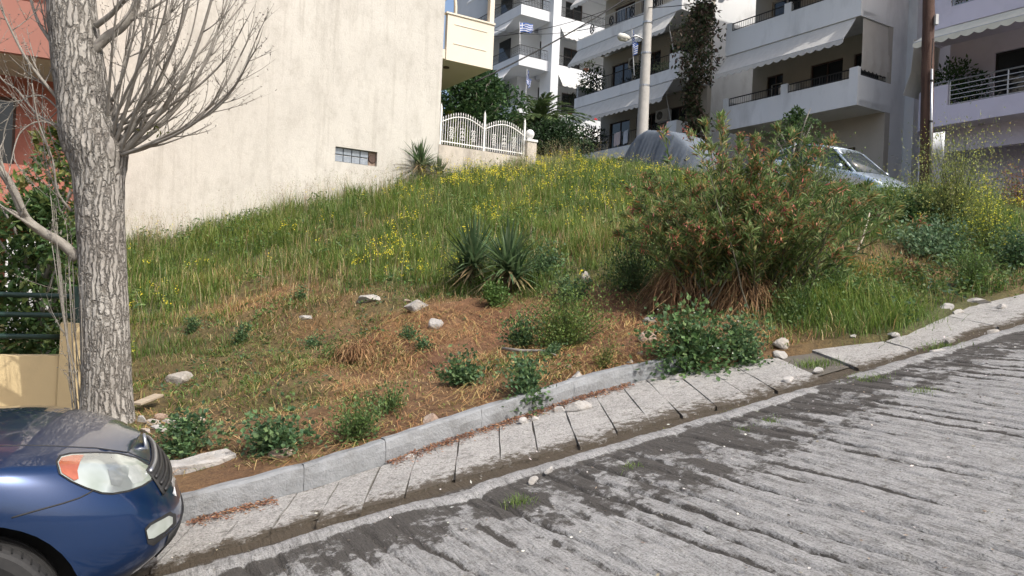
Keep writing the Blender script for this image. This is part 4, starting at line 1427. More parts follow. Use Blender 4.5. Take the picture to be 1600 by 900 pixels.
m_fb = M("flag_blue", (.02, .10, .42), (.015, .08, .34), scale=9, rough=.8)
m_fw = M("flag_white", (.75, .76, .78), (.68, .69, .71), scale=9, rough=.8)
def flag(label, top, bot, hang, w, h, dirv, pole_r=.022):
    """Greek flag on a pole: nine stripes and a canton with a cross, built face by face"""
    top, bot = Vector(top), Vector(bot)
    r = empty("flag", bot)
    tag(r, label, "flag", "blue and white flags on the balconies")
    MB().tube([(0, 0, 0), top-bot], pole_r, 8).build("flagpole", m_white, r)
    d = Vector(dirv).normalized()
    nx, nz = 27, 18
    pts = []; 
    ax = (bot-top).normalized()
    start = top-bot+ax*.06
    for i in range(nx+1):
        for j in range(nz+1):
            f = i/nx; g = j/nz
            if hang:      # furled: the fly drops down beside the pole in folds
                x = w*f
                off = d*(.10*math.sin(x*9+g*1.5)+.14*f)+Vector((.05*math.cos(x*14+g), .06*math.sin(x*11), 0))
                p = start+ax*(h*g*.62+x*.62)+off
            else:
                p = start+ax*(h*g)+d*w*f*.95+Vector((0, .10*math.sin(f*8+g*1.5)*f, .07*math.sin(f*6+g)*f))
            pts.append(p)
    m = MB()
    m.v = [tuple(p) for p in pts]
    for i in range(nx):
        for j in range(nz):
            a = i*(nz+1)+j
            m.f.append((a, a+1, a+nz+2, a+nz+1))
            stripe = j//2
            blue = stripe % 2 == 0
            if i < 10 and stripe < 5:
                blue = not (4 <= i <= 5 or 4 <= j <= 5)
            m.m.append(0 if blue else 1)
    m.build("cloth", [m_fb, m_fw], r, smooth=True, fix=False, solid=.004)
flag("blue and white flag flying out on the farther white house's upper balcony", P(812, 34, 44.3), P(812.5, 70, 44.4), False, .82, .52, (1, .1, .05))
flag("blue and white flag hanging limp above the palm tree", P(823.5, 108, 44.3), P(821, 158, 44.5), True, .95, .75, (1, 0, 0))
flag("blue and white flag hanging beside the lantern of the lamp post", P(987, 45, 34.2), P(991, 118, 34.8), True, 1.05, .8, (1, .3, 0))
# ------------------------------------------------------------------ left edge: red house, yellow wall, bare tree
RZ_ROAD = math.atan2(EV[1], EV[0])
def build_red_house():
    p = P(112, 300, 12.0)
    r = empty("red_house", (p[0], p[1], 0), RZ_ROAD)
    tag(r, "brick-red house with a shaded balcony behind the bare tree", "building")
    m_red = M("red_plaster", (.40, .15, .105), (.33, .12, .085), scale=1.4, rough=.9, bump=.003, bscale=40, c3=(.28, .10, .07), s3=1.2)
    m_pink = M("salmon_plaster", (.33, .15, .115), (.28, .125, .095), scale=1.2, rough=.9)
    m = MB(); wall_with_holes(m, -9, -.3, -.5, 12, 1.8, 2.05, [(-6.5, -4.6, 2.6, 4.5), (-3.3, -1.0, 2.6, 4.5)])
    m.build("wall", m_red, r)
    for a, b in ((-6.5, -4.6), (-3.3, -1.0)): window(r, a, b, 2.6, 4.5, 1.9, 2, m_shutter)
    MB().box(-9, -.3, 2.052, 9, -.5, 12).build("house_body", m_red, r)
    for z in (2.35, 4.86):
        MB().box(-9, 0, .12, 1.8, z, z+.2).build("balcony_floor", m_beige, r)
        MB().box(-9, 0, 0, .12, z-.02, z+.80).build("parapet", m_red if z < 3 else m_pink, r)
        MB().box(-.12, 0, .121, 1.8, z-.02, z+.95).build("parapet", m_red if z < 3 else m_pink, r)
    MB().box(-9, 0, 0, 1.8, 7.4, 7.6).build("balcony_floor", m_beige, r)
    MB().box(-2.5, -2.2, .02, .32, -.3, 2.32).build("column", m_red, r)
    p2 = P(6, 455, 10.6)
    a = empty("air_conditioner", (p2[0], p2[1], p2[2]-.02), RZ_ROAD)
    tag(a, "white outdoor air-conditioner unit with a round fan behind the shrub", "air conditioner")
    ac_unit(a, 0, 0, 0, .66, .78, .3, "casing")
    MB().box(.02, .64, .02, .28, -.9, -.005).build("bracket_stand", m_frame, a)
build_red_house()

m_yel = M("yellow_plaster", (.66, .52, .29), (.60, .46, .25), scale=1.3, rough=.9, bump=.002, bscale=60, c3=(.54, .42, .24), s3=1.4)
m_green_iron = M("dark_green_iron", (.012, .035, .028), (.02, .045, .036), scale=15, rough=.45)
def build_yellow_wall():
    p = P(127, 560, 7.5)
    r = empty("boundary_wall", (p[0], p[1], 0), RZ_ROAD)
    tag(r, "low yellow boundary wall with an end pillar behind the blue car", "wall")
    MB().box(-6, -.19, 0, .18, -1.5, .74).build("wall", m_yel, r)
    MB().box(-.188, 0, -.02, .2, -1.5, 1.06).build("pillar", m_yel, r)
    f = empty("iron_railing", (p[0], p[1], 0), RZ_ROAD)
    tag(f, "dark green railing of round bars on the yellow wall", "railing")
    for z in (.92, 1.13, 1.32):
        MB().tube([(-6, .09, z), (-.05, .09, z)], .026, 8).build("rail", m_green_iron, f, smooth=True)
    for x in (-.06, -2.2, -4.2):
        MB().box(x-.03, x+.03, .06, .12, .742 if x < -.2 else 1.062, 1.42 if x > -.2 else 1.36).build("post", m_green_iron, f)
build_yellow_wall()

def bark_mat(name, a, b, c):
    m, nt, bs = new_mat(name)
    n = noise_node(nt, 18, 8, .7, (1, 1, .35)); n2 = noise_node(nt, 60, 5, .7, (1, 1, .5)); n3 = noise_node(nt, 3, 4, .6)
    r = ramp(nt, n.outputs["Fac"], [(.30, b), (.66, a)])
    # fissures: the edges of tall cells, warped, dark inner bark showing in them
    gp = nt.nodes.new("ShaderNodeNewGeometry")
    sc = nt.nodes.new("ShaderNodeVectorMath"); sc.operation = 'MULTIPLY'; sc.inputs[1].default_value = (23, 23, 3.0)
    nt.links.new(gp.outputs["Position"], sc.inputs[0])
    nw = noise_node(nt, 9, 4, .6)
    wm = nt.nodes.new("ShaderNodeVectorMath"); wm.operation = 'MULTIPLY_ADD'; wm.inputs[1].default_value = (1.5, 1.5, 1.5)
    nt.links.new(nw.outputs["Color"], wm.inputs[0]); nt.links.new(sc.outputs[0], wm.inputs[2])
    vo = nt.nodes.new("ShaderNodeTexVoronoi"); vo.feature = 'DISTANCE_TO_EDGE'; vo.inputs["Scale"].default_value = 1.0
    nt.links.new(wm.outputs[0], vo.inputs["Vector"])
    rv = ramp(nt, vo.outputs["Distance"], [(.01, (.75, .75, .75)), (.10, (0, 0, 0))])
    rc = mixc(nt, rv.outputs[0], r.outputs[0], c)
    r3 = ramp(nt, n3.outputs["Fac"], [(.35, (.82, .80, .78)), (.7, (1.1, 1.1, 1.08))])
    col = mixc(nt, 1.0, rc, r3.outputs[0], 'MULTIPLY')
    nt.links.new(col, bs.inputs["Base Color"]); bs.inputs["Roughness"].default_value = .92
    bs.inputs["Specular IOR Level"].default_value = .2
    ad = nt.nodes.new("ShaderNodeMath"); ad.operation = 'MULTIPLY_ADD'; ad.inputs[1].default_value = .35
    nt.links.new(n2.outputs["Fac"], ad.inputs[0]); nt.links.new(n.outputs["Fac"], ad.inputs[2])
    bp = nt.nodes.new("ShaderNodeBump"); bp.inputs["Distance"].default_value = .016
    rb_ = ramp(nt, vo.outputs["Distance"], [(.0, (0, 0, 0)), (.18, (1, 1, 1))])
    bp2 = nt.nodes.new("ShaderNodeBump"); bp2.inputs["Distance"].default_value = .03
    nt.links.new(rb_.outputs[0], bp2.inputs["Height"])
    nt.links.new(ad.outputs[0], bp.inputs["Height"]); nt.links.new(bp2.outputs[0], bp.inputs["Normal"]); nt.links.new(bp.outputs[0], bs.inputs["Normal"])
    return m
m_bark = bark_mat("grey_bark", (.42, .40, .365), (.35, .33, .30), (.20, .182, .158))
m_twig = M("twig_bark", (.30, .28, .245), (.20, .18, .15), scale=18, rough=.85, bump=.004, bscale=70)

def build_tree():
    D0 = 6.6
    base = P(168, 665, D0)
    base[2] = float(ground(base[0], base[1]))-.05
    r = empty("bare_tree", base)
    tag(r, "leafless grey-barked street tree with bushy shoots at the left", "tree")
    B = Vector(base)
    def Q(px, py, d=D0): return Vector(P(px, py, d))-B
    # trunk: a finely divided tube with furrowed bark
    ctr = [(168, 690, 47), (168, 655, 42), (167, 600, 38.5), (164, 500, 37), (160, 400, 36.5), (156, 320, 37.5), (153, 270, 40), (147, 235, 45), (139, 200, 44), (130, 150, 42), (121, 90, 40), (114, 30, 38), (109, -40, 36), (100, -160, 33), (92, -300, 30)]
    ys = np.array([c[1] for c in ctr][::-1], float); xs = np.array([c[0] for c in ctr][::-1], float); ws = np.array([c[2] for c in ctr][::-1], float)
    nv, na = 460, 150
    V = []
    for i in range(nv):
        py = 690-(990)*i/(nv-1)
        px = np.interp(py, ys, xs); w = np.interp(py, ys, ws)*.93*D0/FPX
        c = np.array(Q(px, py))
        a = np.arange(na)*2*math.pi/na
        z = c[2]
        rid = fbm(np.cos(a)*6.5+3+.6*vnoise(np.cos(a)*2+9, np.sin(a)*2, z*2.2, 5), np.sin(a)*6.5+7, z*3.6+np.cos(a)*.5, seed=61, oct=2)
        fur = np.abs(rid-.5)*2                                   # narrow furrows where the field crosses one half
        dep = np.clip(fur/.09, 0, 1)
        d = .009*(dep-1)+.007*(fbm(np.cos(a)*9+3, np.sin(a)*9+4, z*10, seed=63, oct=3)-.5)
        burr = .035*np.exp(-((py-228)/30)**2)*(.3+.7*np.clip(np.cos(a-.3), 0, 1))+.05*np.exp(-((py-690)/30)**2)*(1+np.cos(a*3+1))
        knot = .05*(fbm(np.cos(a)*2.2+3, np.sin(a)*2.2+4, z*4, seed=66)-.45)*np.exp(-((py-215)/70)**2)
        R = w+d+burr+knot
        V.append(np.c_[c[0]+R*np.cos(a), c[1]+R*np.sin(a), np.full(na, z)])
    V = np.concatenate(V)
    idx = np.arange(nv*na).reshape(nv, na)
    q = np.stack([idx[:-1], np.roll(idx[:-1], -1, 1), np.roll(idx[1:], -1, 1), idx[1:]], -1).reshape(-1, 4)
    mesh_np("trunk", V, quads=q, mat=m_bark, parent=r, smooth=True)
    rg = random.Random(11)
    def curve(pts, k=5):
        """smooth path through points"""
        out = []
        n = len(pts)
        for i in range(n-1):
            p0, p1, p2, p3 = pts[max(i-1, 0)], pts[i], pts[i+1], pts[min(i+2, n-1)]
            for j in range(k):
                t = j/k
                out.append(.5*((2*p1)+(p2-p0)*t+(2*p0-5*p1+4*p2-p3)*t*t+(3*p1-p0-3*p2+p3)*t**3))
        out.append(pts[-1]); return out
    def twig(m, p, d, L, rad, lev):
        n = max(4, int(L/.07))
        pts = [p.copy()]; rr = [rad]
        d = d.normalized()
        side = Vector((rg.gauss(0, 1), rg.gauss(0, 1), rg.gauss(0, .4)))*.035
        for i in range(n):
            d = (d+side+Vector((rg.gauss(0, .035), rg.gauss(0, .035), rg.gauss(0, .03)+.075))).normalized()
            pts.append(pts[-1]+d*L/n); rr.append(rad*(1-.78*(i+1)/n))
            if rg.random() < .45:      # buds
                b = pts[-1]; s_ = Vector((rg.gauss(0, 1), rg.gauss(0, 1), rg.gauss(0, 1))).normalized()
                m.tube([b, b+s_*.012, b+s_*.022], [rr[-1]*.9, .0042, .001], 4)
        m.tube(pts, rr, 5)
        if lev > 0:
            for k in range(rg.randint(2, 4)):
                i = rg.randint(1, n-1)
                dd = (pts[i+1]-pts[i]).normalized()+Vector((rg.gauss(0, .55), rg.gauss(0, .55), rg.gauss(.15, .4)))
                twig(m, pts[i], dd, L*rg.uniform(.3, .6), rr[i]*.65, lev-1)
    def shoot(pxs, w0, w1, nt=7, tl=.45, dd=0.0, name="branch"):
        ds = [D0-.05+dd*i/(len(pxs)-1) for i in range(len(pxs))]
        path = curve([Q(x, y, d) for (x, y), d in zip(pxs, ds)], 6)
        n = len(path)
        w0, w1 = (w0*.66, w1*.6) if w0 < 18 else (w0*.9, w1*.85)
        rr = [(w0+(w1-w0)*(i/(n-1))**.7)*D0/FPX/2 for i in range(n)]
        m = MB(); m.tube(path, rr, 8)
        for k in range(nt):
            i = rg.randint(int(n*.18), n-2)
            t = (path[i+1]-path[i]).normalized()
            d = t+Vector((rg.gauss(.12, .5), rg.gauss(0, .5), rg.gauss(.05, .35)))
            twig(m, path[i], d, tl*rg.uniform(.6, 1.6), max(rr[i]*.5, .0028), 1)
        twig(m, path[-1], path[-1]-path[-2], tl*.8, rr[-1], 1)
        m.build(name, m_twig, r, smooth=True)
    right = [([(186, 240), (222, 232), (262, 214), (312, 182), (352, 132), (382, 74)], 15, 4, 10, .42, .2),
             ([(192, 238), (232, 196), (276, 140), (310, 66), (336, -20)], 16, 6, 9, .5, -.3),
             ([(186, 232), (216, 168), (246, 92), (268, 10), (276, -40)], 14, 6, 7, .5, .3),
             ([(180, 226), (203, 150), (222, 72), (238, -30)], 12, 5, 7, .5, -.4),
             ([(190, 238), (240, 205), (292, 148), (326, 84), (352, 10), (362, -30)], 13, 4, 9, .45, .5),
             ([(184, 232), (226, 172), (262, 96), (290, 18), (302, -30)], 15, 6, 8, .5, -.1),
             ([(172, 214), (188, 130), (203, 52), (214, -40)], 11, 5, 6, .45, .4),
             ([(190, 242), (212, 234), (268, 208), (330, 176), (372, 128), (400, 62)], 10, 3, 9, .4, -.4),
             ([(176, 220), (186, 170), (214, 110), (252, 40), (266, -30)], 9, 4, 6, .45, -.6),
             ([(190, 236), (236, 178), (300, 96), (352, 40), (392, -10)], 8, 3, 8, .4, .6),
             ([(166, 190), (172, 120), (178, 50), (190, -40)], 9, 4, 5, .4, -.5),
             ([(188, 240), (206, 190), (228, 130), (240, 60), (256, -20)], 8, 3, 6, .4, -.7),
             ([(130, 95), (165, 60), (192, 40), (212, 8), (220, -50)], 20, 13, 5, .5, .1),
             ([(150, 40), (176, 20), (196, -8), (204, -60)], 15, 9, 4, .5, -.2)]
    for a in right: shoot(*a)
    for k in range(8):                                       # finer shoots filling the fan
        f = k/7
        x1 = 205+195*f+rg.uniform(-14, 14); y1 = -30+110*f**2.2+rg.uniform(-10, 10)
        x0 = 172+18*f+rg.uniform(-4, 4); y0 = rg.uniform(150, 200)+45*f
        bow = 14+26*f
        shoot([(x0, y0), (x0+(x1-x0)*.33+bow*.6, y0+(y1-y0)*.28+bow*.2), (x0+(x1-x0)*.68+bow*.7, y0+(y1-y0)*.62), (x1, y1)], rg.uniform(6.5, 10), 3.2, 6, .36, rg.uniform(-.7, .7))
    left = [([(100, 165), (70, 130), (40, 90), (14, 40), (-8, -10)], 10, 4, 9, .5, -.2),
            ([(104, 120), (82, 70), (58, 30), (40, -30)], 12, 6, 6, .5, .2),
            ([(100, 200), (60, 180), (26, 140), (0, 120), (-30, 60)], 7, 3, 9, .5, .3),
            ([(112, 60), (92, 10), (80, -40)], 12, 7, 4, .4, -.2),
            ([(122, 404), (96, 380), (66, 362), (40, 340), (22, 300), (2, 268), (-30, 240)], 19, 12, 4, .5, -.35),
            ([(48, 350), (20, 330), (-10, 322)], 9, 5, 3, .4, -.2),
            ([(112, 330), (90, 300), (82, 250), (60, 190), (50, 130)], 7, 3, 7, .4, -.3),
            ([(108, 240), (88, 200), (60, 190), (30, 210), (16, 260)], 6, 2.5, 6, .35, -.3),
            ([(112, 300), (96, 330), (88, 300), (70, 240), (66, 160)], 5, 2.5, 6, .4, .2),
            ([(100, 180), (66, 150), (30, 160), (8, 200), (4, 250)], 5, 2, 6, .35, .1)]
    for a in left: shoot(*a)
    # thin suckers from the foot
    for k in range(9):
        x0 = rg.uniform(112, 136)
        x1 = x0-rg.uniform(-6, 52); y1 = rg.uniform(300, 480)
        shoot([(x0, 652), (x0-5, 600), ((x0+x1)/2-2, (650+y1)/2), (x1, y1)], 4.2, 2, 2, .3, rg.uniform(-.25, .05), "sucker")
    # a few early leaves
    g = np.random.default_rng(5)
    pos = np.array([np.array(Q(g.normal(245, 14), g.normal(205, 8), D0+g.normal(0, .1))) for _ in range(26)])
    leaves(pos, g.normal(size=(26, 3))+np.array([0, 0, .4]), .05, .022, np.array([.14, .15, .04])*(.6+.8*g.random((26, 1))), "leaf_sprig", r, 5)
build_tree()
# ------------------------------------------------------------------ grass, straw, flowers
def in_plot(x, y, m=.05):
    s = x*EV[0]+y*EV[1]; t = x*NV[0]+y*NV[1]
    a = (x-8.5)*AV[0]+(y-19)*AV[1]
    wall = (x+2.3)*.528-(y-22)*.849
    return (t > edge_t(s)+m) & (a < -2.3) & (wall > .06) & (np.abs(x-.02*y) < .78*y+.6) & ~((x < -3.75) & (y < 7.4)) & ~((x < -6.4) & (y < 12.2))

def blades(P_, h, w, az, lean, col, name, mat=MG, label=None, cat=None, kind="stuff", tipcol=1.15, parent=None):
    n = len(P_)
    d = np.c_[np.cos(az), np.sin(az), np.zeros(n)]; sd = np.c_[-np.sin(az), np.cos(az), np.zeros(n)]
    up = np.array([0, 0, 1.0]); h = h[:, None]; w = w[:, None]; L = lean[:, None]
    m1 = P_+up*h*.52*np.sqrt(np.maximum(0, 1-.25*L**2))+d*h*L*.28
    tip = P_+up*h*np.maximum(.06, (1-.42*L**2))+d*h*L*.9
    V = np.stack([P_-sd*w*.5, P_+sd*w*.5, m1+sd*w*.42, m1-sd*w*.42, tip], 1).reshape(-1, 3)
    b = np.arange(n)[:, None]*5
    q = b+np.array([[0, 1, 2, 3]]); t = b+np.array([[3, 2, 4]])
    c = np.repeat(col, 5, axis=0).reshape(n, 5, 3).copy()
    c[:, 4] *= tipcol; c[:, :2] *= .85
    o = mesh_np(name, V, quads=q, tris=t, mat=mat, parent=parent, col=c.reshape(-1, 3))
    if label: tag(o, label, cat, kind=kind)
    return o

def scatter(n, x0, x1, y0, y1, g):
    x = g.uniform(x0, x1, n); y = g.uniform(y0, y1, n)
    k = in_plot(x, y); x, y = x[k], y[k]
    return x, y

def pick(g, n, cols, var=.3):
    cols = np.array(cols); c = cols[g.integers(0, len(cols), n)]
    return 1.5*c*(1+var*(g.random((n, 1))-.5)*2)*(1+.12*(g.random((n, 3))-.5))

GREENS = [(.075, .125, .022), (.095, .145, .027), (.12, .16, .037), (.055, .10, .022), (.15, .17, .05)]
STRAWS = [(.30, .215, .10), (.23, .155, .07), (.36, .28, .145), (.18, .115, .055)]

def build_grass():
    g = np.random.default_rng(1)
    x, y = scatter(1250000, -11, 13, 5.2, 24.5, g)
    f = veg(x, y)
    dist = np.hypot(x, y)
    dens = f[:, 1]*np.clip(9.0/dist, .35, 1)**1.3
    clump = fbm(x*1.6, y*1.6, seed=71, oct=3)
    clump2 = fbm(x*5, y*5, seed=72, oct=2)
    p = dens*np.clip(.25+1.6*(clump-.25), .05, 1)*np.clip(.4+1.2*(clump2-.2), .1, 1)*.78
    k = g.random(len(x)) < p
    x, y, f, clump, clump2, dist = x[k], y[k], f[k], clump[k], clump2[k], dist[k]
    n = len(x)
    hh = f[:, 0]*.80*(.55+.8*g.random(n))*(.55+.95*clump)*(.75+.5*clump2)
    green = g.random(n) < np.clip(f[:, 2]*1.30-.12+(clump-.5)*.5+(clump2-.5)*.3, .03, .97)
    col = np.where(green[:, None], pick(g, n, GREENS), pick(g, n, STRAWS))
    # yellowish sweeps and blue-green ones
    hue = fbm(x*.7+4, y*.7, seed=77, oct=3)
    col = col*(1+(hue-.5)[:, None]*np.array([.55, .35, .1]))
    z = ground(x, y)-.01
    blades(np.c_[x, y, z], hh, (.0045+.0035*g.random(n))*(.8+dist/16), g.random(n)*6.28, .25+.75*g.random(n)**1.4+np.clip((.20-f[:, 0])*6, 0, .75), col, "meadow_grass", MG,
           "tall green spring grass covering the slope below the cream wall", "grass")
    # matted straw on the open ground
    x, y = scatter(420000, -6, 9, 5.2, 16, g)
    f = veg(x, y)
    cl = fbm(x*1.3, y*1.3, seed=81, oct=3)
    k = g.random(len(x)) < np.clip((.62-f[:, 2])*1.6, 0, 1)*np.clip(.15+1.9*(cl-.3), 0, 1)*np.clip(8/np.hypot(x, y), .4, 1)*.75
    x, y, cl = x[k], y[k], cl[k]; n = len(x)
    flow = fbm(x*.8, y*.8, seed=84)*12
    L = .07+.20*g.random(n)
    pz = ground(x, y)+.005+.03*g.random(n)
    az = flow+g.normal(size=n)*.8
    dx, dy = np.cos(az), np.sin(az)
    x2, y2 = x+dx*L, y+dy*L
    z2 = ground(x2, y2)+.008+.05*g.random(n)**2
    w = .003+.003*g.random(n)
    A = np.c_[x, y, pz]; Bp = np.c_[x2, y2, z2]; S = np.c_[-dy, dx, np.zeros(n)]*w[:, None]*.5
    mid = (A+Bp)/2+np.c_[np.zeros(n), np.zeros(n), .012+.02*g.random(n)]+S*g.normal(size=(n, 1))*4
    V = np.stack([A-S, A+S, mid+S, mid-S, Bp+S*.5, Bp-S*.5], 1).reshape(-1, 3)
    b = np.arange(n)[:, None]*6
    q = np.concatenate([b+np.array([[0, 1, 2, 3]]), b+np.array([[3, 2, 4, 5]])])
    col = pick(g, n, [(.28, .165, .075), (.22, .12, .052), (.32, .225, .105), (.17, .085, .04), (.24, .20, .075)], .35)
    o = mesh_np("matted_straw", V, quads=q, mat=MD, col=np.repeat(col, 6, axis=0))
    tag(o, "matted orange-brown dead grass on the open ground", "straw", kind="stuff")
    # low creeping greenery through the straw
    x, y = scatter(260000, -6, 13, 5.2, 17, g)
    f = veg(x, y)
    cl = fbm(x*1.1+7, y*1.1, seed=91, oct=3); cl2 = fbm(x*4+7, y*4, seed=92, oct=2)
    right = smooth(1.5, 4.5, x)
    want = np.clip((cl-.50)*5, 0, 1)*np.clip((cl2-.3)*2, 0, 1)*np.clip(f[:, 2]*2.0, .12, 1)
    k = g.random(len(x)) < np.clip(want*(.40+.9*right), 0, 1)*np.clip(9/np.hypot(x, y), .4, 1)
    x, y = x[k], y[k]; n = len(x)
    rr = smooth(1.5, 4.5, x)
    pos = np.c_[x, y, ground(x, y)+.01+(.05+.20*rr)*g.random(n)]
    leaves(pos, g.normal(size=(n, 3))*np.array([1, 1, .35])+np.array([0, 0, .25]), .030+.035*g.random(n)+.02*rr, .022+.02*g.random(n)+.012*rr,
           pick(g, n, [(.055, .095, .03), (.075, .12, .035), (.05, .085, .045), (.10, .135, .04)]), "creeping_weeds", None, 9)
    tag(bpy.data.objects["creeping_weeds"], "low creeping green weeds between straw and on the right bank", "weeds", kind="stuff")

def build_stalks():
    """seed heads standing above the grass against the cream wall"""
    g = np.random.default_rng(2)
    x, y = scatter(60000, -11, 9, 11, 24, g)
    wall = (x+2.3)*.528-(y-22)*.849
    f = veg(x, y)
    cl = fbm(x*2, y*2, seed=101, oct=2)
    k = (g.random(len(x)) < np.where(wall < 1.6, .65, .07)*np.clip((cl-.35)*3, 0, 1)*np.clip(f[:, 0]*2, 0, 1))
    x, y = x[k], y[k]; n = len(x)
    h = .45+.5*g.random(n)
    az = g.random(n)*6.28; ln = .15+.35*g.random(n)
    Pp = np.c_[x, y, ground(x, y)]
    col = pick(g, n, [(.22, .20, .11), (.28, .23, .14), (.20, .15, .11), (.17, .19, .08)])
    blades(Pp, h, np.full(n, .006), az, ln, col, "grass_stalks", MD, "thin seed-bearing grass stalks rising along the cream wall", "grass")
    tip = Pp+np.array([0, 0, 1.0])*(h*(1-.42*ln**2))[:, None]*.97+np.c_[np.cos(az), np.sin(az), 0*az]*(h*ln*.88)[:, None]
    rep = 6
    T = np.repeat(tip, rep, 0)+g.normal(size=(n*rep, 3))*np.array([.018, .018, .05])
    o = leaves(T, g.normal(size=(n*rep, 3))*.5+np.array([0, 0, .8]), .03, .008, np.repeat(col, rep, 0)*1.05, "seed_heads", None, 12, mat=MD)
    tag(o, "feathery greyish seed heads in front of the cream wall", "grass", kind="stuff")

def build_flowers():
    g = np.random.default_rng(3)
    x, y = scatter(90000, -10, 12, 7, 24, g)
    f = veg(x, y)
    cl = fbm(x*1.4+3, y*1.4, seed=111, oct=3)
    cl3 = fbm(x*3.2+3, y*3.2, seed=112, oct=2)
    k = g.random(len(x)) < f[:, 3]**1.2*np.clip((cl-.44)*6, 0, 1)*np.clip((cl3-.40)*5, 0, 1)*1.0
    x, y, f = x[k], y[k], f[k]; n = len(x)
    h = f[:, 0]*(.75+.6*g.random(n))
    Pp = np.c_[x, y, ground(x, y)]
    az = g.random(n)*6.28; ln = .1+.35*g.random(n)
    blades(Pp, h, np.full(n, .008), az, ln, pick(g, n, [(.14, .18, .045), (.17, .19, .05)]), "flower_stems", MG, "pale green stems of the yellow wild flowers", "wild flowers")
    tip = Pp+np.array([0, 0, 1.0])*(h*(1-.42*ln**2))[:, None]+np.c_[np.cos(az), np.sin(az), 0*az]*(h*ln*.9)[:, None]
    rep = 7
    T = np.repeat(tip, rep, 0)+g.normal(size=(n*rep, 3))*np.array([.028, .028, .035])
    m = len(T)
    o = leaves(T, g.normal(size=(m, 3)), .018+.016*g.random(m), .018+.010*g.random(m), pick(g, m, [(.66, .56, .04), (.58, .50, .05), (.50, .48, .07)], .15), "yellow_flowers", None, 13)
    tag(o, "small yellow wild flowers sprinkled through the grass", "wild flowers", kind="stuff")
def build_broadleaf():
    g = np.random.default_rng(4)
    x, y = scatter(330000, -11, 13, 8, 24.5, g)
    f = veg(x, y)
    cl = fbm(x*.9+17, y*.9, seed=121, oct=3); cl2 = fbm(x*3+17, y*3, seed=122, oct=2)
    k = g.random(len(x)) < np.clip((cl-.47)*6, 0, 1)*np.clip((cl2-.42)*5, 0, 1)*np.clip(f[:, 2]*1.6-.5, 0, 1)*.55
    x, y, f = x[k], y[k], f[k]; n = len(x)
    pos = np.c_[x, y, ground(x, y)+f[:, 0]*(.15+.75*g.random(n))]
    L = .05+.07*g.random(n)
    o = leaves(pos, g.normal(size=(n, 3))*np.array([.8, .8, .5])+np.array([0, 0, .35]), L, L*.38, pick(g, n, [(.06, .115, .03), (.08, .13, .035), (.05, .095, .035), (.11, .15, .045)], .35), "meadow_weeds", None, 14, droop=.2)
    tag(o, "broad-leaved weeds growing among the tall grass of the slope", "weeds", kind="stuff")
build_grass(); build_stalks(); build_flowers(); build_broadleaf()

# ------------------------------------------------------------------ single plants
def tubes_np(A, Bp, ra, rb, sides=4):
    """many straight tapering stems at once"""
    n = len(A)
    d = Bp-A; d /= np.maximum(np.linalg.norm(d, axis=1, keepdims=True), 1e-6)
    ref = np.where(np.abs(d[:, 2:3]) > .9, np.array([[1, 0, 0.]]), np.array([[0, 0, 1.]]))
    u = np.cross(d, ref); u /= np.linalg.norm(u, axis=1, keepdims=True); v = np.cross(d, u)
    V = []
    for pt, r_ in ((A, ra), (Bp, rb)):
        for k in range(sides):
            a = 2*math.pi*k/sides
            V.append(pt+(u*math.cos(a)+v*math.sin(a))*np.broadcast_to(np.asarray(r_), (n,))[:, None])
    V = np.stack(V, 1).reshape(-1, 3)
    b = np.arange(n)[:, None]*2*sides
    q = np.concatenate([b+np.array([[k, (k+1) % sides, sides+(k+1) % sides, sides+k]]) for k in range(sides)])
    return V, q

def weed_clump(px, py, w, h, label, cols, leaf=.05, n=420, seed=0, name="weed_plant", cat="plant", group="leafy weed clumps", aspect=.85, fuzz=.0, flowers=None, depth=None, up=.5):
    """a bushy weed: stems from one root, leaves round a lumpy dome"""
    p = hit(px, py) if depth is None else P(px, py, depth)
    if depth is not None: p[2] = float(ground(p[0], p[1]))
    r = empty(name, p)
    tag(r, label, cat, group)
    g = np.random.default_rng(seed+500)
    n = int(n*2.1); leaf = leaf*.72
    ns = max(16, int(n/55))
    az = g.random(ns)*6.28; el = .25+1.2*g.random(ns)
    tips = np.c_[np.cos(az)*np.cos(el)*w*.5, np.sin(az)*np.cos(el)*w*.5, np.sin(el)*h]*(.45+.85*g.random((ns, 1)))
    V, q = tubes_np(np.c_[g.normal(size=(ns, 2))*.03*w, np.zeros(ns)-.02], tips*.92, .0045, .002)
    mesh_np("stems", V, quads=q, mat=MF, parent=r, col=np.broadcast_to(np.array([.10, .12, .05]), (len(V), 3)))
    wi = g.integers(0, ns, n)
    fr = g.random(n)**.55
    pos = tips[wi]*fr[:, None]+g.normal(size=(n, 3))*np.array([w*.10, w*.10, h*.11])*(.6+.6*fr[:, None])
    # follow the slope under the plant
    wx, wy = pos[:, 0]+p[0], pos[:, 1]+p[1]
    pos[:, 2] = np.maximum(pos[:, 2], .015)+(ground(wx, wy)-p[2])
    d = pos/np.maximum(np.linalg.norm(pos, axis=1, keepdims=True), 1e-3)
    L = leaf*(.55+.8*g.random(n))
    leaves(pos, d*.5+g.normal(size=(n, 3))*.6+np.array([0, 0, up*.4]), L, L*aspect, pick(g, n, cols, .35), "foliage", r, seed, fold=.12)["kind"] = "stuff"
    if flowers:
        m = flowers[1]
        fp = tips[g.integers(0, ns, m)]*(.75+.35*g.random((m, 1)))+g.normal(size=(m, 3))*np.array([w*.05, w*.05, h*.06])
        fp[:, 2] = np.minimum(np.abs(fp[:, 2]), h*1.12)
        leaves(fp, g.normal(size=(m, 3)), flowers[2], flowers[2]*.9, pick(g, m, [flowers[0]], .2), "flowers", r, seed+1)["kind"] = "stuff"
    return r

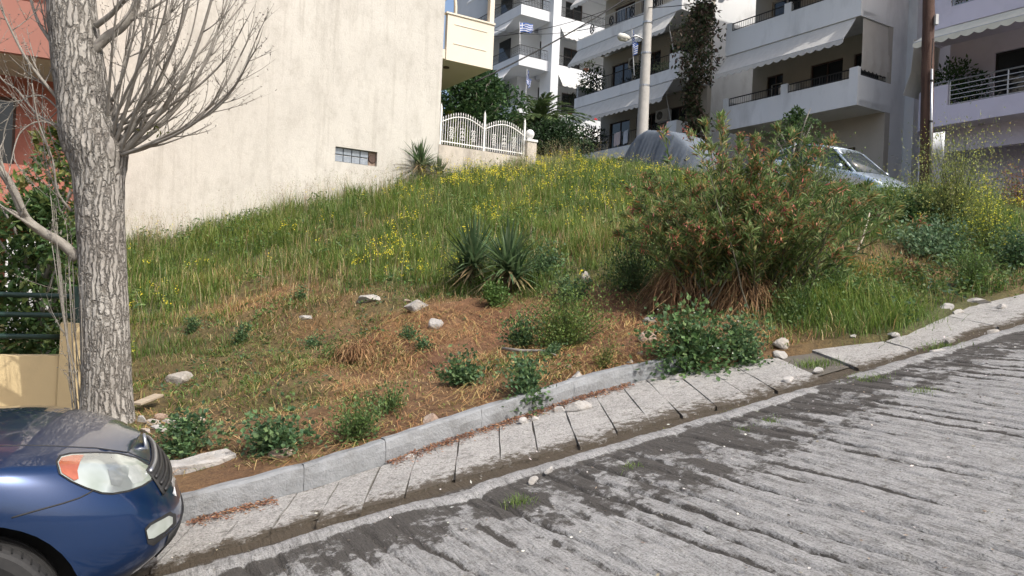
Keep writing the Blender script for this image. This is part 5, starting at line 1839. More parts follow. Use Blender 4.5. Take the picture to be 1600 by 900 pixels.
MAL = [(.055, .10, .045), (.075, .13, .05), (.045, .085, .04), (.10, .15, .06)]
weed_clump(430, 706, .55, .26, "large mallow clump by the kerb right of the white concrete scrap", MAL, .055, 520, 1)
weed_clump(290, 712, .50, .24, "mallow clump growing just off the blue car's nose", MAL, .055, 460, 2)
weed_clump(560, 690, .48, .30, "feathery green weed clump by the kerb below the dead stump", [(.055, .10, .03), (.08, .13, .035), (.10, .14, .05)], .05, 560, 3, aspect=.45)
weed_clump(720, 602, .50, .26, "mallow clump in the straw above the middle of the kerb", MAL, .055, 480, 4)
weed_clump(825, 622, .50, .28, "round mallow clump touching the kerb in the middle", MAL, .055, 520, 5)
weed_clump(1085, 562, .95, .50, "big glossy mallow mound at the end of the kerb", [(.05, .095, .035), (.07, .125, .04), (.04, .075, .03), (.10, .155, .055)], .065, 1300, 6, flowers=((.6, .62, .55), 26, .022))
weed_clump(1160, 570, .55, .36, "dark green weed clump right of the mallow mound by the pavement", MAL, .05, 620, 7)
weed_clump(376, 538, .34, .22, "small blue-green weed tuft alone in the straw at left", MAL, .045, 240, 8)
weed_clump(300, 520, .28, .22, "small weed tuft at the grass edge near the trunk", MAL, .04, 200, 9)
weed_clump(637, 530, .26, .16, "little weed tuft left of the white rocks", MAL, .04, 160, 10)
weed_clump(660, 545, .24, .14, "tiny weed tuft below the white rocks", MAL, .035, 140, 11)
weed_clump(485, 545, .36, .14, "flat weed patch left of the dead stump", MAL, .04, 200, 12)
weed_clump(470, 472, .30, .20, "small weed at the top of the straw slope", MAL, .045, 170, 13)
weed_clump(610, 640, .40, .20, "weed clump between the stump and the kerb", [(.05, .09, .03), (.09, .13, .04)], .045, 330, 14, aspect=.5)
weed_clump(520, 560, .40, .22, "green weeds at the left foot of the dead stump", [(.06, .10, .03), (.09, .125, .035)], .045, 320, 15, aspect=.45)
weed_clump(860, 560, .30, .16, "small weed below the bright green shrub", MAL, .04, 200, 16)
weed_clump(880, 545, 1.15, .62, "bright green fine-leaved shrub in the middle of the slope", [(.07, .115, .025), (.095, .145, .03), (.055, .095, .025), (.13, .165, .05)], .040, 3200, 17, name="shrub", cat="shrub", group="green shrubs on the slope", aspect=.5, up=.9)
weed_clump(815, 545, .45, .34, "dark weed clump at the left foot of the bright green shrub", MAL, .05, 480, 18)
weed_clump(945, 575, .32, .24, "yellowing weed right of the bright green shrub", [(.12, .13, .035), (.09, .11, .03)], .04, 260, 19, aspect=.4)
weed_clump(990, 455, 1.1, .65, "dark leafy bush at the left foot of the oleander", [(.03, .06, .02), (.045, .08, .028), (.06, .09, .03)], .055, 1500, 20, name="shrub", cat="shrub", group="green shrubs on the slope", aspect=.5)
weed_clump(890, 470, .5, .32, "broad-leaved weeds in front of the yuccas", MAL, .055, 480, 21)
weed_clump(770, 480, .45, .34, "bright weed clump under the front yuccas", [(.06, .11, .03), (.09, .15, .04)], .05, 460, 22)
weed_clump(850, 430, .6, .40, "dark mounded weed right of the front yuccas", MAL, .055, 620, 23)
# right bank
weed_clump(1470, 400, 1.3, .45, "broad bluish-green weed mound in the middle of the right bank", [(.065, .115, .06), (.085, .135, .07), (.105, .155, .08)], .07, 1300, 24)
weed_clump(1430, 350, 1.2, .5, "dark green leafy mound below the silver car", [(.05, .095, .035), (.075, .12, .04)], .065, 1100, 25)
weed_clump(1330, 345, 1.2, .5, "green leafy mound right of the oleander", [(.06, .105, .035), (.09, .135, .045)], .06, 1100, 26)
weed_clump(1528, 455, .75, .52, "rounded green weed bush above the pavement at right", [(.065, .11, .028), (.09, .14, .035), (.05, .085, .025)], .05, 1300, 27, aspect=.4, up=.9)
weed_clump(1592, 430, .7, .6, "dark weed bush cut by the right picture edge", [(.035, .07, .03), (.055, .09, .035)], .06, 700, 28)
weed_clump(1545, 400, .95, 1.05, "yellow-flowering mustard bush on the right bank", [(.12, .155, .035), (.15, .18, .045), (.10, .14, .035)], .05, 1300, 29, name="shrub", cat="shrub", group="flowering bushes", aspect=.35, up=1.2, flowers=((.46, .44, .05), 480, .026))
weed_clump(1490, 350, 1.7, 1.45, "tall airy pale green mustard in front of the wooden pole", [(.17, .195, .06), (.21, .225, .08), (.14, .17, .05)], .062, 4300, 30, name="shrub", cat="shrub", group="flowering bushes", aspect=.3, up=1.4, flowers=((.52, .48, .10), 330, .026))
weed_clump(1592, 322, 1.1, .75, "rusty brown withered bush at the right edge", [(.20, .10, .05), (.15, .08, .04), (.10, .10, .04)], .06, 900, 31, name="shrub", cat="shrub", group="withered bushes", aspect=.5)
weed_clump(1372, 352, .45, .28, "small red-brown withered weed on the right bank", [(.17, .06, .04), (.13, .06, .035)], .05, 330, 32, aspect=.4, group="withered bushes")
weed_clump(1350, 440, .6, .28, "straw-coloured tuft in the middle of the right bank", [(.34, .20, .07), (.26, .16, .06)], .09, 420, 33, aspect=.12, group="withered bushes")
weed_clump(1282, 322, 1.5, 1.15, "pale green weeds hiding the silver car's wheels", [(.075, .115, .032), (.105, .14, .042)], .06, 2300, 34, aspect=.4, up=1.0)
weed_clump(1405, 318, 1.4, .34, "weeds in front of the silver car's bonnet", [(.08, .12, .03), (.11, .15, .04)], .05, 1200, 35, aspect=.4, up=1.0)
weed_clump(880, 285, 1.6, .55, "tall pale weeds in front of the covered car's rear", [(.13, .155, .05), (.17, .18, .07), (.10, .13, .04)], .05, 1200, 36, aspect=.3, up=1.3)
weed_clump(985, 290, 1.8, .62, "tall light weeds hiding the covered car's wheels", [(.12, .15, .045), (.15, .175, .06)], .05, 1500, 37, aspect=.3, up=1.3)

weed_clump(1250, 492, .8, .34, "leafy weeds at the oleander's right foot", [(.05, .095, .03), (.075, .125, .035), (.095, .14, .05)], .05, 700, 38, aspect=.5)
weed_clump(1318, 470, .9, .36, "spreading leafy weeds in the middle of the long grass", [(.06, .105, .03), (.085, .135, .04)], .055, 800, 39, aspect=.4)
weed_clump(1385, 482, .8, .30, "leafy weeds just above the upper slabs", [(.055, .10, .03), (.09, .135, .04), (.13, .14, .045)], .05, 700, 40, aspect=.45)
weed_clump(1430, 440, .7, .26, "reddish-brown dead weeds low on the right bank", [(.17, .085, .045), (.13, .075, .04), (.09, .10, .035)], .06, 500, 41, aspect=.4, group="withered bushes")
# long fresh grass tufts on the right bank and in cracks
def tuft(px, py, n, rad, h, label, cols=GREENS, seed=0, w=.006, group="grass tufts", onroad=False, lean=(.3, .7)):
    if onroad:
        d = ray(px, py); t = 1.6/(RA*d[0]+RB-d[2]); p = EYE+d*t
    else: p = hit(px, py)
    r = empty("grass_tuft", p)
    tag(r, label, "grass", group)
    g = np.random.default_rng(seed+900)
    xy = g.normal(size=(n, 2))*rad*.45
    wx, wy = xy[:, 0]+p[0], xy[:, 1]+p[1]
    z = (road_z(wx, wy)-.015 if onroad else ground(wx, wy)-.01)-p[2]
    blades(np.c_[xy, z], h*(.45+.7*g.random(n)), w*(.6+.7*g.random(n)), g.random(n)*6.28, lean[0]+lean[1]*g.random(n), pick(g, n, cols), "blades", MG, parent=r)["kind"] = "stuff"
FRESH = [(.085, .14, .03), (.11, .165, .035), (.14, .19, .05), (.07, .115, .03)]
tuft(1260, 500, 600, .62, .25, "long fresh grass at the foot of the oleander's right side", FRESH, 1, .007, lean=(.4, .95))
tuft(1330, 503, 650, .65, .25, "long fresh grass tuft above the broken pavement slab", FRESH, 2, .007, lean=(.4, .95))
tuft(1400, 495, 550, .55, .24, "long grass tuft where the slabs begin again", FRESH, 3, .007, lean=(.4, .95))
tuft(1230, 460, 600, .45, .45, "tall grass behind the oleander's foot", FRESH, 4, .009)
tuft(770, 450, 500, .35, .42, "long grass blades growing between the front yuccas", FRESH, 5, .010)
tuft(810, 785, 170, .10, .06, "bright grass tuft growing on the road nearest the viewer", FRESH, 6, .004, "grass in the road's cracks", True)
tuft(1355, 590, 260, .16, .05, "mossy grass patch in the gutter by the broken slabs", FRESH, 7, .004, "grass in the road's cracks", True)
tuft(1442, 611, 140, .12, .045, "grass patch on the road to the right of the gutter", FRESH, 8, .004, "grass in the road's cracks", True)
tuft(1275, 569, 260, .20, .07, "grass growing between the two slab runs", FRESH, 9, .005, "grass in the road's cracks", True)
tuft(985, 729, 80, .07, .04, "tiny grass tuft on the road below the moss strip", FRESH, 10, .004, "grass in the road's cracks", True)
tuft(1202, 657, 110, .08, .04, "tiny grass tuft at the gutter lip in the middle", FRESH, 11, .004, "grass in the road's cracks", True)
tuft(1160, 668, 110, .10, .03, "small tuft on the lip left of the tiny one", FRESH, 12, .004, "grass in the road's cracks", True)
tuft(1470, 541, 200, .22, .06, "grass line along the slabs near the right edge", FRESH, 13, .005, "grass in the road's cracks", True)
MOSS = [(.13, .16, .02), (.10, .13, .02), (.16, .18, .03)]
for k, (px, py) in enumerate([(1005, 688), (1030, 680), (1055, 671), (1150, 643), (1175, 636), (1115, 655)]):
    tuft(px, py, 240, .10, .018, ["yellow-green moss at the lower end of the gutter strip", "yellow-green moss second from the gutter strip's lower end", "yellow-green moss at the middle of the gutter strip", "moss cushion in the gutter under the plain slabs", "moss cushion highest up the gutter", "thin moss between the gutter's two moss runs"][k], MOSS, 30+k, .004, "moss in the gutter", True)

# ---- yuccas
def yucca(px, py, heads, label, seed):
    p = hit(px, py)
    r = empty("yucca", p); tag(r, label, "yucca", "yuccas")
    g = np.random.default_rng(seed)
    tr = MB()
    for (dx, dy, hz, L, n) in heads:
        tr.tube([(dx*.3, dy*.3, -.1), (dx*.7, dy*.7, hz*.5), (dx, dy, hz)], [.07, .065, .055], 8)
        el = np.radians(g.uniform(-22, 88, n)); az = g.random(n)*6.283
        d = np.c_[np.cos(el)*np.cos(az), np.cos(el)*np.sin(az), np.sin(el)]
        sd = np.c_[-np.sin(az), np.cos(az), np.zeros(n)]
        ll = L*(.75+.4*g.random(n))*np.where(el < 0, .85, 1)
        b = np.array([dx, dy, hz])+g.normal(size=(n, 3))*.03
        pts = []
        for f, wd in ((0, .016), (.3, .021), (.65, .015), (1, .001)):
            c = b+d*(ll*f)[:, None]+np.array([0, 0, -1])*(ll*.10*f*f*(1+np.cos(el)))[:, None]
            pts += [c-sd*wd, c+sd*wd]
        V = np.stack(pts, 1).reshape(-1, 3)
        bb = np.arange(n)[:, None]*8
        q = np.concatenate([bb+np.array([[2*k, 2*k+1, 2*k+3, 2*k+2]]) for k in range(3)])
        old = el < np.radians(-8)
        col = np.where(old[:, None], pick(g, n, [(.22, .17, .09), (.16, .13, .07)]), pick(g, n, [(.05, .085, .04), (.07, .11, .05), (.09, .13, .06)]))
        mesh_np("leaf_rosette", V, quads=q, mat=MF, parent=r, col=np.repeat(col, 8, 0))
    tr.build("stem", M("yucca_stem%d" % seed, (.16, .12, .08), (.10, .075, .05), scale=20, bump=.01), r)
yucca(655, 292, [(0, 0, .62, .85, 150), (.55, -.05, .38, .62, 80)], "yucca growing against the cream wall", 1)
yucca(738, 452, [(0, 0, .38, .80, 190), (-.12, .05, .16, .6, 90)], "left of the two yuccas in mid slope", 2)
yucca(792, 450, [(0, 0, .26, .78, 170), (.12, -.1, .12, .6, 80)], "right of the two yuccas in mid slope", 3)

# ---- oleander with withered flower heads, and the dry grass fountain under it
def build_oleander():
    p = hit(1158, 480)
    r = empty("oleander_bush", p); tag(r, "big oleander bush with withered red-brown flower heads", "shrub")
    g = np.random.default_rng(8)
    n = 250
    tgt = []
    A = []; Bq = []; ra = []; rb = []
    lp = []; ld = []; fl = []
    for i in range(n):
        az = g.random()*6.283
        spread = g.random()**.6
        L = .88*g.uniform(1.0, 2.15)*(1.10-.25*spread)*(.72+.6*float(vnoise(np.array([math.cos(az)*1.3+7]), np.array([math.sin(az)*1.3+3]), seed=15)[0]))
        if i < 9: spread *= .3; L = g.uniform(1.9, 2.25)
        tilt = spread*1.12
        d0 = np.array([math.cos(az)*math.sin(tilt*.45), math.sin(az)*math.sin(tilt*.45), math.cos(tilt*.45)])
        d1 = np.array([math.cos(az)*math.sin(tilt), math.sin(az)*math.sin(tilt), math.cos(tilt)])
        q = np.array([g.normal()*.30, g.normal()*.20, 0])
        k = 9
        prev = q
        for j in range(k):
            f = (j+1)/k
            d = d0*(1-f)+d1*f+g.normal(size=3)*.06; d /= np.linalg.norm(d)
            nx = prev+d*L/k
            A.append(prev); Bq.append(nx); ra.append(.011*(1-.75*j/k)); rb.append(.011*(1-.75*(j+1)/k))
            if f > .32:
                for w in range(3 if f < .6 else 5):
                    a2 = g.random()*6.283
                    side = np.array([math.cos(a2), math.sin(a2), .35+.4*g.random()])
                    lp.append(prev+(nx-prev)*g.random()); ld.append(side*.8+d*.55)
            prev = nx
        if g.random() < .6: fl.append((prev, d))
        for w in range(7):
            a2 = g.random()*6.283
            lp.append(prev); ld.append(np.array([math.cos(a2), math.sin(a2), .3])*.7+d*.9)
    V, q = tubes_np(np.array(A), np.array(Bq), np.array(ra), np.array(rb), 5)
    mesh_np("stems", V, quads=q, mat=M("oleander_bark", (.13, .115, .075), (.09, .08, .05), scale=20), parent=r)
    lp = np.array(lp); ld = np.array(ld); m = len(lp)
    sub = np.repeat(np.arange(m), 4)
    lp2 = lp[sub]+g.normal(size=(4*m, 3))*.02; ld2 = ld[sub]+g.normal(size=(4*m, 3))*.35
    col = pick(g, 4*m, [(.085, .135, .04), (.11, .16, .05), (.145, .185, .07), (.065, .105, .035), (.17, .175, .07)], .3)
    dry = g.random(4*m) < .10
    col[dry] = pick(g, int(dry.sum()), [(.24, .13, .05), (.30, .19, .08)])
    leaves(lp2, ld2, .09+.055*g.random(4*m), .017+.007*g.random(4*m), col, "foliage", r, 21, droop=.15)
    fp = []; 
    for pos, d in fl:
        for w in range(22): fp.append(pos+d*.03+g.normal(size=3)*.035)
    fp = np.array(fp)
    leaves(fp, g.normal(size=fp.shape)+np.array([0, 0, -.3]), .05+.03*g.random(len(fp)), .014, pick(g, len(fp), [(.36, .14, .08), (.28, .10, .07), (.40, .20, .12), (.32, .08, .08)], .3), "withered_flowers", r, 23)
build_oleander()

def dry_fountain(px, py, n, L, label, seed):
    p = hit(px, py)
    r = empty("dry_grass_clump", p); tag(r, label, "dry grass", "clumps of dead hanging grass")
    g = np.random.default_rng(seed)
    az = g.random(n)*6.283
    up0 = g.random(n)**.8                                           # where on the mound the strand springs from
    ll = L*(.30+.55*g.random(n))
    lump = .65+.7*vnoise(np.cos(az)*1.6+5, np.sin(az)*1.6+5, up0*2, seed=seed)
    rad = L*.42*np.cos(up0*1.35)*lump
    b = np.c_[np.cos(az)*rad+g.normal(size=n)*.06, np.sin(az)*rad*.8+g.normal(size=n)*.06, L*.62*up0*lump+.04]
    az = az+g.normal(size=n)*.7
    sd = np.c_[-np.sin(az), np.cos(az), np.zeros(n)]
    h = np.c_[np.cos(az), np.sin(az), np.zeros(n)]
    rise = g.uniform(-.5, .55, n)
    curl = g.normal(size=n)*.25
    pts = []
    for f, wd in ((0, .0035), (.25, .0045), (.5, .004), (.75, .0035), (1, .001)):
        x = .62*f-.12*f*f
        z = rise*f-(.55+.5*rise)*f*f
        c = b+h*(ll*x)[:, None]+sd*(ll*curl*f*f)[:, None]+np.array([0, 0, 1.0])*(ll*z)[:, None]
        pts += [c-sd*wd, c+sd*wd]
    V = np.stack(pts, 1).reshape(-1, 3)
    gz = ground(V[:, 0]+p[0], V[:, 1]+p[1])-p[2]+.01
    V[:, 2] = np.maximum(V[:, 2], gz)
    bb = np.arange(n)[:, None]*10
    q = np.concatenate([bb+np.array([[2*k, 2*k+1, 2*k+3, 2*k+2]]) for k in range(4)])
    col = pick(g, n, [(.19, .115, .055), (.13, .075, .038), (.25, .165, .085), (.10, .055, .03)], .3)
    mesh_np("dead_blades", V, quads=q, mat=MD, parent=r, col=np.repeat(col, 10, 0))["kind"] = "stuff"
dry_fountain(1092, 482, 2300, 1.0, "brown dead grass fountain hanging under the oleander's left side", 1)
dry_fountain(1160, 490, 1800, .8, "dark brown dead grass hanging under the oleander's middle", 2)
dry_fountain(552, 566, 600, .30, "low dead brown plant stump in the open straw", 3)

# ---- trees and hedges behind the garden fence, and the creeper between the houses
def leaf_tree(name, label, base, H, W, cols, leaf, n, seed, cat="tree", trunk_h=.3, shape='round', aspect=.5, parts=("trunk", "crown"), lumps=16):
    r = empty(name, base); tag(r, label, cat)
    g = np.random.default_rng(seed)
    t = MB(); t.tube([(0, 0, -.3), (.03, .02, H*trunk_h), (.0, .05, H*.7)], [W*.06, W*.045, W*.015], 8)
    for k in range(7):
        a = g.random()*6.28
        t.tube([(0, 0, H*(trunk_h*.8+.05*k)), (math.cos(a)*W*.2, math.sin(a)*W*.2, H*(.45+.05*k)), (math.cos(a)*W*.38, math.sin(a)*W*.38, H*(.6+.05*k))], [W*.025, W*.015, W*.005], 5)
    t.build(parts[0], m_twig, r, smooth=True)
    c = []
    for k in range(lumps):
        f = (k+.5)/lumps
        if shape == 'cone': zz = H*(.08+.9*f); rad = W*.5*(1-f*.88)
        elif shape == 'column': zz = H*f; rad = W*.5*(.7+.3*math.sin(f*7+seed))
        else: zz = H*(trunk_h+(1-trunk_h)*f*.9); rad = W*.5*math.sin(math.pi*(.15+.8*f))
        a = k*2.4; rr = rad*(.35+.5*g.random())
        c.append((math.cos(a)*rr, math.sin(a)*rr, zz, rad*.75))
    c = np.array(c)
    i = g.integers(0, lumps, n)
    d = g.normal(size=(n, 3)); d /= np.linalg.norm(d, axis=1, keepdims=True)
    rr = c[i, 3]*(.35+.65*g.random(n)**.4)
    pos = c[i, :3]+d*rr[:, None]*np.array([1, 1, .8])
    pos[:, 2] = np.maximum(pos[:, 2], .05)
    leaves(pos, d*.6+g.normal(size=(n, 3))*.6, leaf*(.6+.8*g.random(n)), leaf*aspect, pick(g, n, cols, .4), parts[1], r, seed)
    return r
def gpt(px, py, d):
    p = P(px, py, d); return (p[0], p[1], float(ground(p[0], p[1])))
leaf_tree("evergreen_tree", "dense dark evergreen tree behind the white iron fence", gpt(738, 240, 27.0), 3.5, 2.6, [(.025, .055, .022), (.035, .075, .028), (.05, .09, .03)], .17, 9000, 41)
leaf_tree("conifer", "yellow-green conifer at the corner of the cream building", gpt(700, 230, 24.6), 1.9, 1.0, [(.10, .13, .022), (.13, .155, .03), (.075, .105, .02)], .10, 3600, 42, shape='cone', trunk_h=.1)
leaf_tree("conifer", "smaller yellow-green conifer right of the corner one behind the fence", gpt(722, 232, 25.2), 1.45, .9, [(.10, .13, .022), (.12, .15, .03), (.07, .10, .02)], .10, 2600, 43, shape='cone', trunk_h=.1)
leaf_tree("hedge_bush", "dark bush under the palm beside the ball-topped pillar", gpt(868, 262, 27.5), 1.25, 2.0, [(.02, .04, .018), (.03, .055, .022)], .16, 4000, 44, cat="bush", trunk_h=.1)
leaf_tree("laurel_bush", "dark glossy bush rising behind the oleander's top", gpt(1240, 262, 15.0), 2.05, 1.15, [(.03, .06, .022), (.045, .08, .028), (.06, .095, .03)], .07, 2600, 45, cat="bush", trunk_h=.2)
leaf_tree("garden_shrub", "leafy citrus-like shrub behind the green railing at left", gpt(52, 560, 8.3), 2.35, 1.15, [(.035, .07, .022), (.05, .095, .03), (.07, .115, .035), (.10, .13, .04)], .11, 3600, 46, cat="shrub", trunk_h=.2, lumps=20)
leaf_tree("garden_shrub", "tall sparse shrub between the tree and the red house", gpt(80, 430, 9.2), 3.2, .9, [(.05, .09, .028), (.09, .12, .03), (.14, .14, .04)], .11, 1300, 47, cat="shrub", trunk_h=.3, lumps=14)
def build_creeper():
    b = P(1088, 232, 31.5)
    r = empty("creeper", (b[0], b[1], float(ground(b[0], b[1])))); tag(r, "dark half-withered creeper climbing between the two white apartment houses", "creeper")
    g = np.random.default_rng(48)
    H0 = r.location[2]
    path = [(1085, 235), (1088, 190), (1080, 150), (1090, 110), (1088, 70), (1095, 30), (1100, 5)]
    pts = [Vector(P(x, y, 31.5))-Vector(r.location) for x, y in path]
    pts = [Vector((pts[0].x, pts[0].y, -.2))]+pts
    t = MB(); t.tube(pts, .05, 6); t.build("stem", m_twig, r)
    n = 5200
    f = g.random(n)*(len(pts)-1)
    i = np.minimum(f.astype(int), len(pts)-2); w = (f-i)[:, None]
    PA = np.array([list(p) for p in pts])
    c = PA[i]*(1-w)+PA[i+1]*w
    amp = .25+.75*vnoise(c[:, 2]*1.3, c[:, 2]*0+2, seed=3)
    pos = c+g.normal(size=(n, 3))*np.array([.42, .42, .25])*amp[:, None]
    leaves(pos, g.normal(size=(n, 3))+np.array([0, 0, -.5]), .20, .10, pick(g, n, [(.03, .045, .02), (.045, .06, .025), (.075, .06, .04), (.10, .07, .05)], .4), "foliage", r, 48)
build_creeper()
def build_palm():
    b = gpt(838, 225, 29.0)
    r = empty("palm_tree", b); tag(r, "feather palm with arching fronds behind the garden wall", "palm")
    g = np.random.default_rng(49)
    hz = P(833, 190, 29.0)[2]-b[2]
    MB().tube([(0, 0, -.3), (.02, 0, hz*.5), (0, 0, hz)], [.28, .25, .22], 10).build("trunk", m_bark, r)
    for k in range(44):
        az = g.random()*6.283; el = math.radians(g.uniform(-5, 80)); L = g.uniform(1.5, 2.2)
        ps = []
        for j in range(11):
            f = j/10
            x = L*f*math.cos(el)+.15*L*f*f; z = L*f*math.sin(el)-L*.55*f*f*math.cos(el*.6)
            ps.append(np.array([math.cos(az)*x, math.sin(az)*x, hz+z]))
        ps = np.array(ps)
        m = 90
        f = g.random(m)*9.5+.4; i = f.astype(int); w = (f-i)[:, None]
        c = ps[i]*(1-w)+ps[i+1]*w
        tg = ps[i+1]-ps[i]; tg /= np.linalg.norm(tg, axis=1, keepdims=True)
        sd = np.array([-math.sin(az), math.cos(az), 0])*np.where(g.random(m) < .5, 1, -1)[:, None]
        o = leaves(c, sd*.8+tg*.8+np.array([0, 0, -.15]), .40*(1-.4*(f/10)), .05, pick(g, m, [(.06, .095, .035), (.08, .12, .045), (.11, .145, .06)], .3), "frond", r, 100+k)
build_palm()
# plants on the balconies
def blocal(O, rz, x, y, z):
    c, s_ = math.cos(rz), math.sin(rz)
    return (O[0]+c*x-s_*y, O[1]+s_*x+c*y, z)
B3O = (6.9, 33.5); B5O = (12.45, 24.6); B2O = (-.2, 46.0); B4O = (11.5, 26.0)
plant_pot(blocal(B3O, RZ_FRONT, -6.9, .5, 11.46), 1.5, .75, "big leafy plant at the left end of the lamp post house's middle balcony", (.04, .07, .025), .10, 800, 1)
plant_pot(blocal(B3O, RZ_FRONT, -6.7, .5, 8.42), 1.5, .8, "big dark plant at the left end of the lamp post house's lowest balcony", (.03, .05, .02), .10, 800, 2)
plant_pot(blocal(B3O, RZ_FRONT, -3.2, .5, 11.46), .9, .35, "plant on the middle balcony just left of the lamp post", (.03, .05, .02), .09, 260, 3)
plant_pot(blocal(B3O, RZ_FRONT, -1.6, .45, 11.46), .55, .5, "pale plant on the middle balcony just right of the lamp post", (.14, .17, .10), .07, 300, 4)
plant_pot(blocal(B3O, RZ_FRONT, -1.4, .45, 8.42), .6, .4, "pale plant on the lowest balcony right of the lamp post", (.14, .15, .10), .07, 260, 5)
plant_pot(blocal(B5O, RZ_FRONT, .95, 1.0, 7.5), 1.75, .72, "leafy shrub at the round corner of the lilac house's balcony", (.045, .085, .025), .09, 1100, 6)
plant_pot(blocal(B5O, RZ_FRONT, 1.7, 1.2, 7.5), 1.3, .35, "slim dark plant beside the lilac house's balcony door", (.03, .06, .02), .09, 260, 7)
plant_pot(blocal(B5O, RZ_FRONT, 4.75, .55, 7.5), .85, .35, "spiky plant on the lilac house's balcony right of the door", (.05, .09, .03), .12, 240, 8)
plant_pot(blocal(B5O, RZ_FRONT, 1.5, .4, 10.55), .7, .5, "flower box plant on the lilac house's upper balcony", (.06, .10, .03), .07, 300, 9)
plant_pot(blocal(B2O, RZ_SIDE, 3.2, .8, 12.68), 1.2, .45, "pale plant on the farther white house's right balcony", (.12, .14, .06), .09, 300, 10)
plant_pot(blocal(B2O, RZ_SIDE, 4.6, .9, 12.68), 1.4, .5, "dark plant right of the pale one on the farther house's balcony", (.02, .035, .02), .09, 300, 11)
plant_pot(blocal(B2O, RZ_SIDE, 5.5, .6, 15.7), 1.0, .5, "plant on the farther white house's upper right balcony", (.10, .13, .05), .08, 260, 12)
rb = MB().box(-.45, .45, -.02, .02, 0, .5).build("red_cloth", M("red_cloth", (.55, .03, .03), (.45, .02, .02), scale=8), None)
rb.location = blocal(B2O, RZ_SIDE, 5.75, .08, 12.72); rb.rotation_euler = (0, 0, RZ_SIDE)
tag(rb, "red cloth hung over the farther white house's right balcony rail", "cloth")
# ------------------------------------------------------------------ stones, rubble, litter
m_rock_w = M("white_limestone", (.43, .41, .385), (.29, .275, .25), scale=9, rough=.92, bump=.02, bscale=22, c3=(.34, .30, .25), s3=6)
m_rock_g = M("grey_stone", (.40, .37, .33), (.27, .245, .21), scale=9, rough=.92, bump=.02, bscale=22, c3=(.20, .15, .11), s3=5)
m_rock_b = M("earthy_stone", (.34, .25, .19), (.25, .17, .12), scale=9, rough=.92, bump=.02, bscale=22, c3=(.42, .38, .33), s3=5)
def rock(px, py, w, h, mat, label, seed, onroad=False, flat=1.0, name="rock", ribs=False):
    if onroad:
        d = ray(px, py+h*.35); t = 1.6/(RA*d[0]+RB-d[2]); p = EYE+d*t
    else:
        p = hit(px, py+h*.3)
    dist = p[1]
    sx = w*dist/FPX*.5; sz = h*dist/FPX*.55*flat; sy = sx*(.75 if not onroad else .6)
    g = np.random.default_rng(seed)
    bm = bmesh.new(); bmesh.ops.create_icosphere(bm, subdivisions=3, radius=1)
    V = np.array([v.co[:] for v in bm.verts])
    planes = g.normal(size=(9, 3)); planes /= np.linalg.norm(planes, axis=1, keepdims=True)
    off = .46+.36*g.random(9)
    for n_, o_ in zip(planes, off):                     # knock flat facets off the lump
        k = V@n_-o_; k = np.maximum(k, 0); V -= k[:, None]*n_
    V *= (1+.22*(fbm(V[:, 0]*1.8+seed, V[:, 1]*1.8, V[:, 2]*1.8, seed)-.5))[:, None]
    V *= (1+.10*(fbm(V[:, 0]*6+seed, V[:, 1]*6, V[:, 2]*6, seed+3)-.5))[:, None]
    if ribs: V[:, 2] *= 1+.07*np.sign(np.sin(V[:, 0]*14+V[:, 1]*3))
    V *= np.array([sx, sy, sz])*1.12
    for v, c in zip(bm.verts, V): v.co = c
    me = bpy.data.meshes.new(name); bm.to_mesh(me); bm.free()
    me.materials.append(mat)
    o = bpy.data.objects.new(name, me); COL.objects.link(o)
    o.location = (p[0], p[1], p[2]+sz*.25); o.rotation_euler = (0, -math.atan(RA) if onroad else 0, g.uniform(-.4, .4)+(RZ_ROAD if onroad else 0))
    tag(o, label, "rock", "stones on the plot and roadside")
    return o
W_, G_, B_ = m_rock_w, m_rock_g, m_rock_b
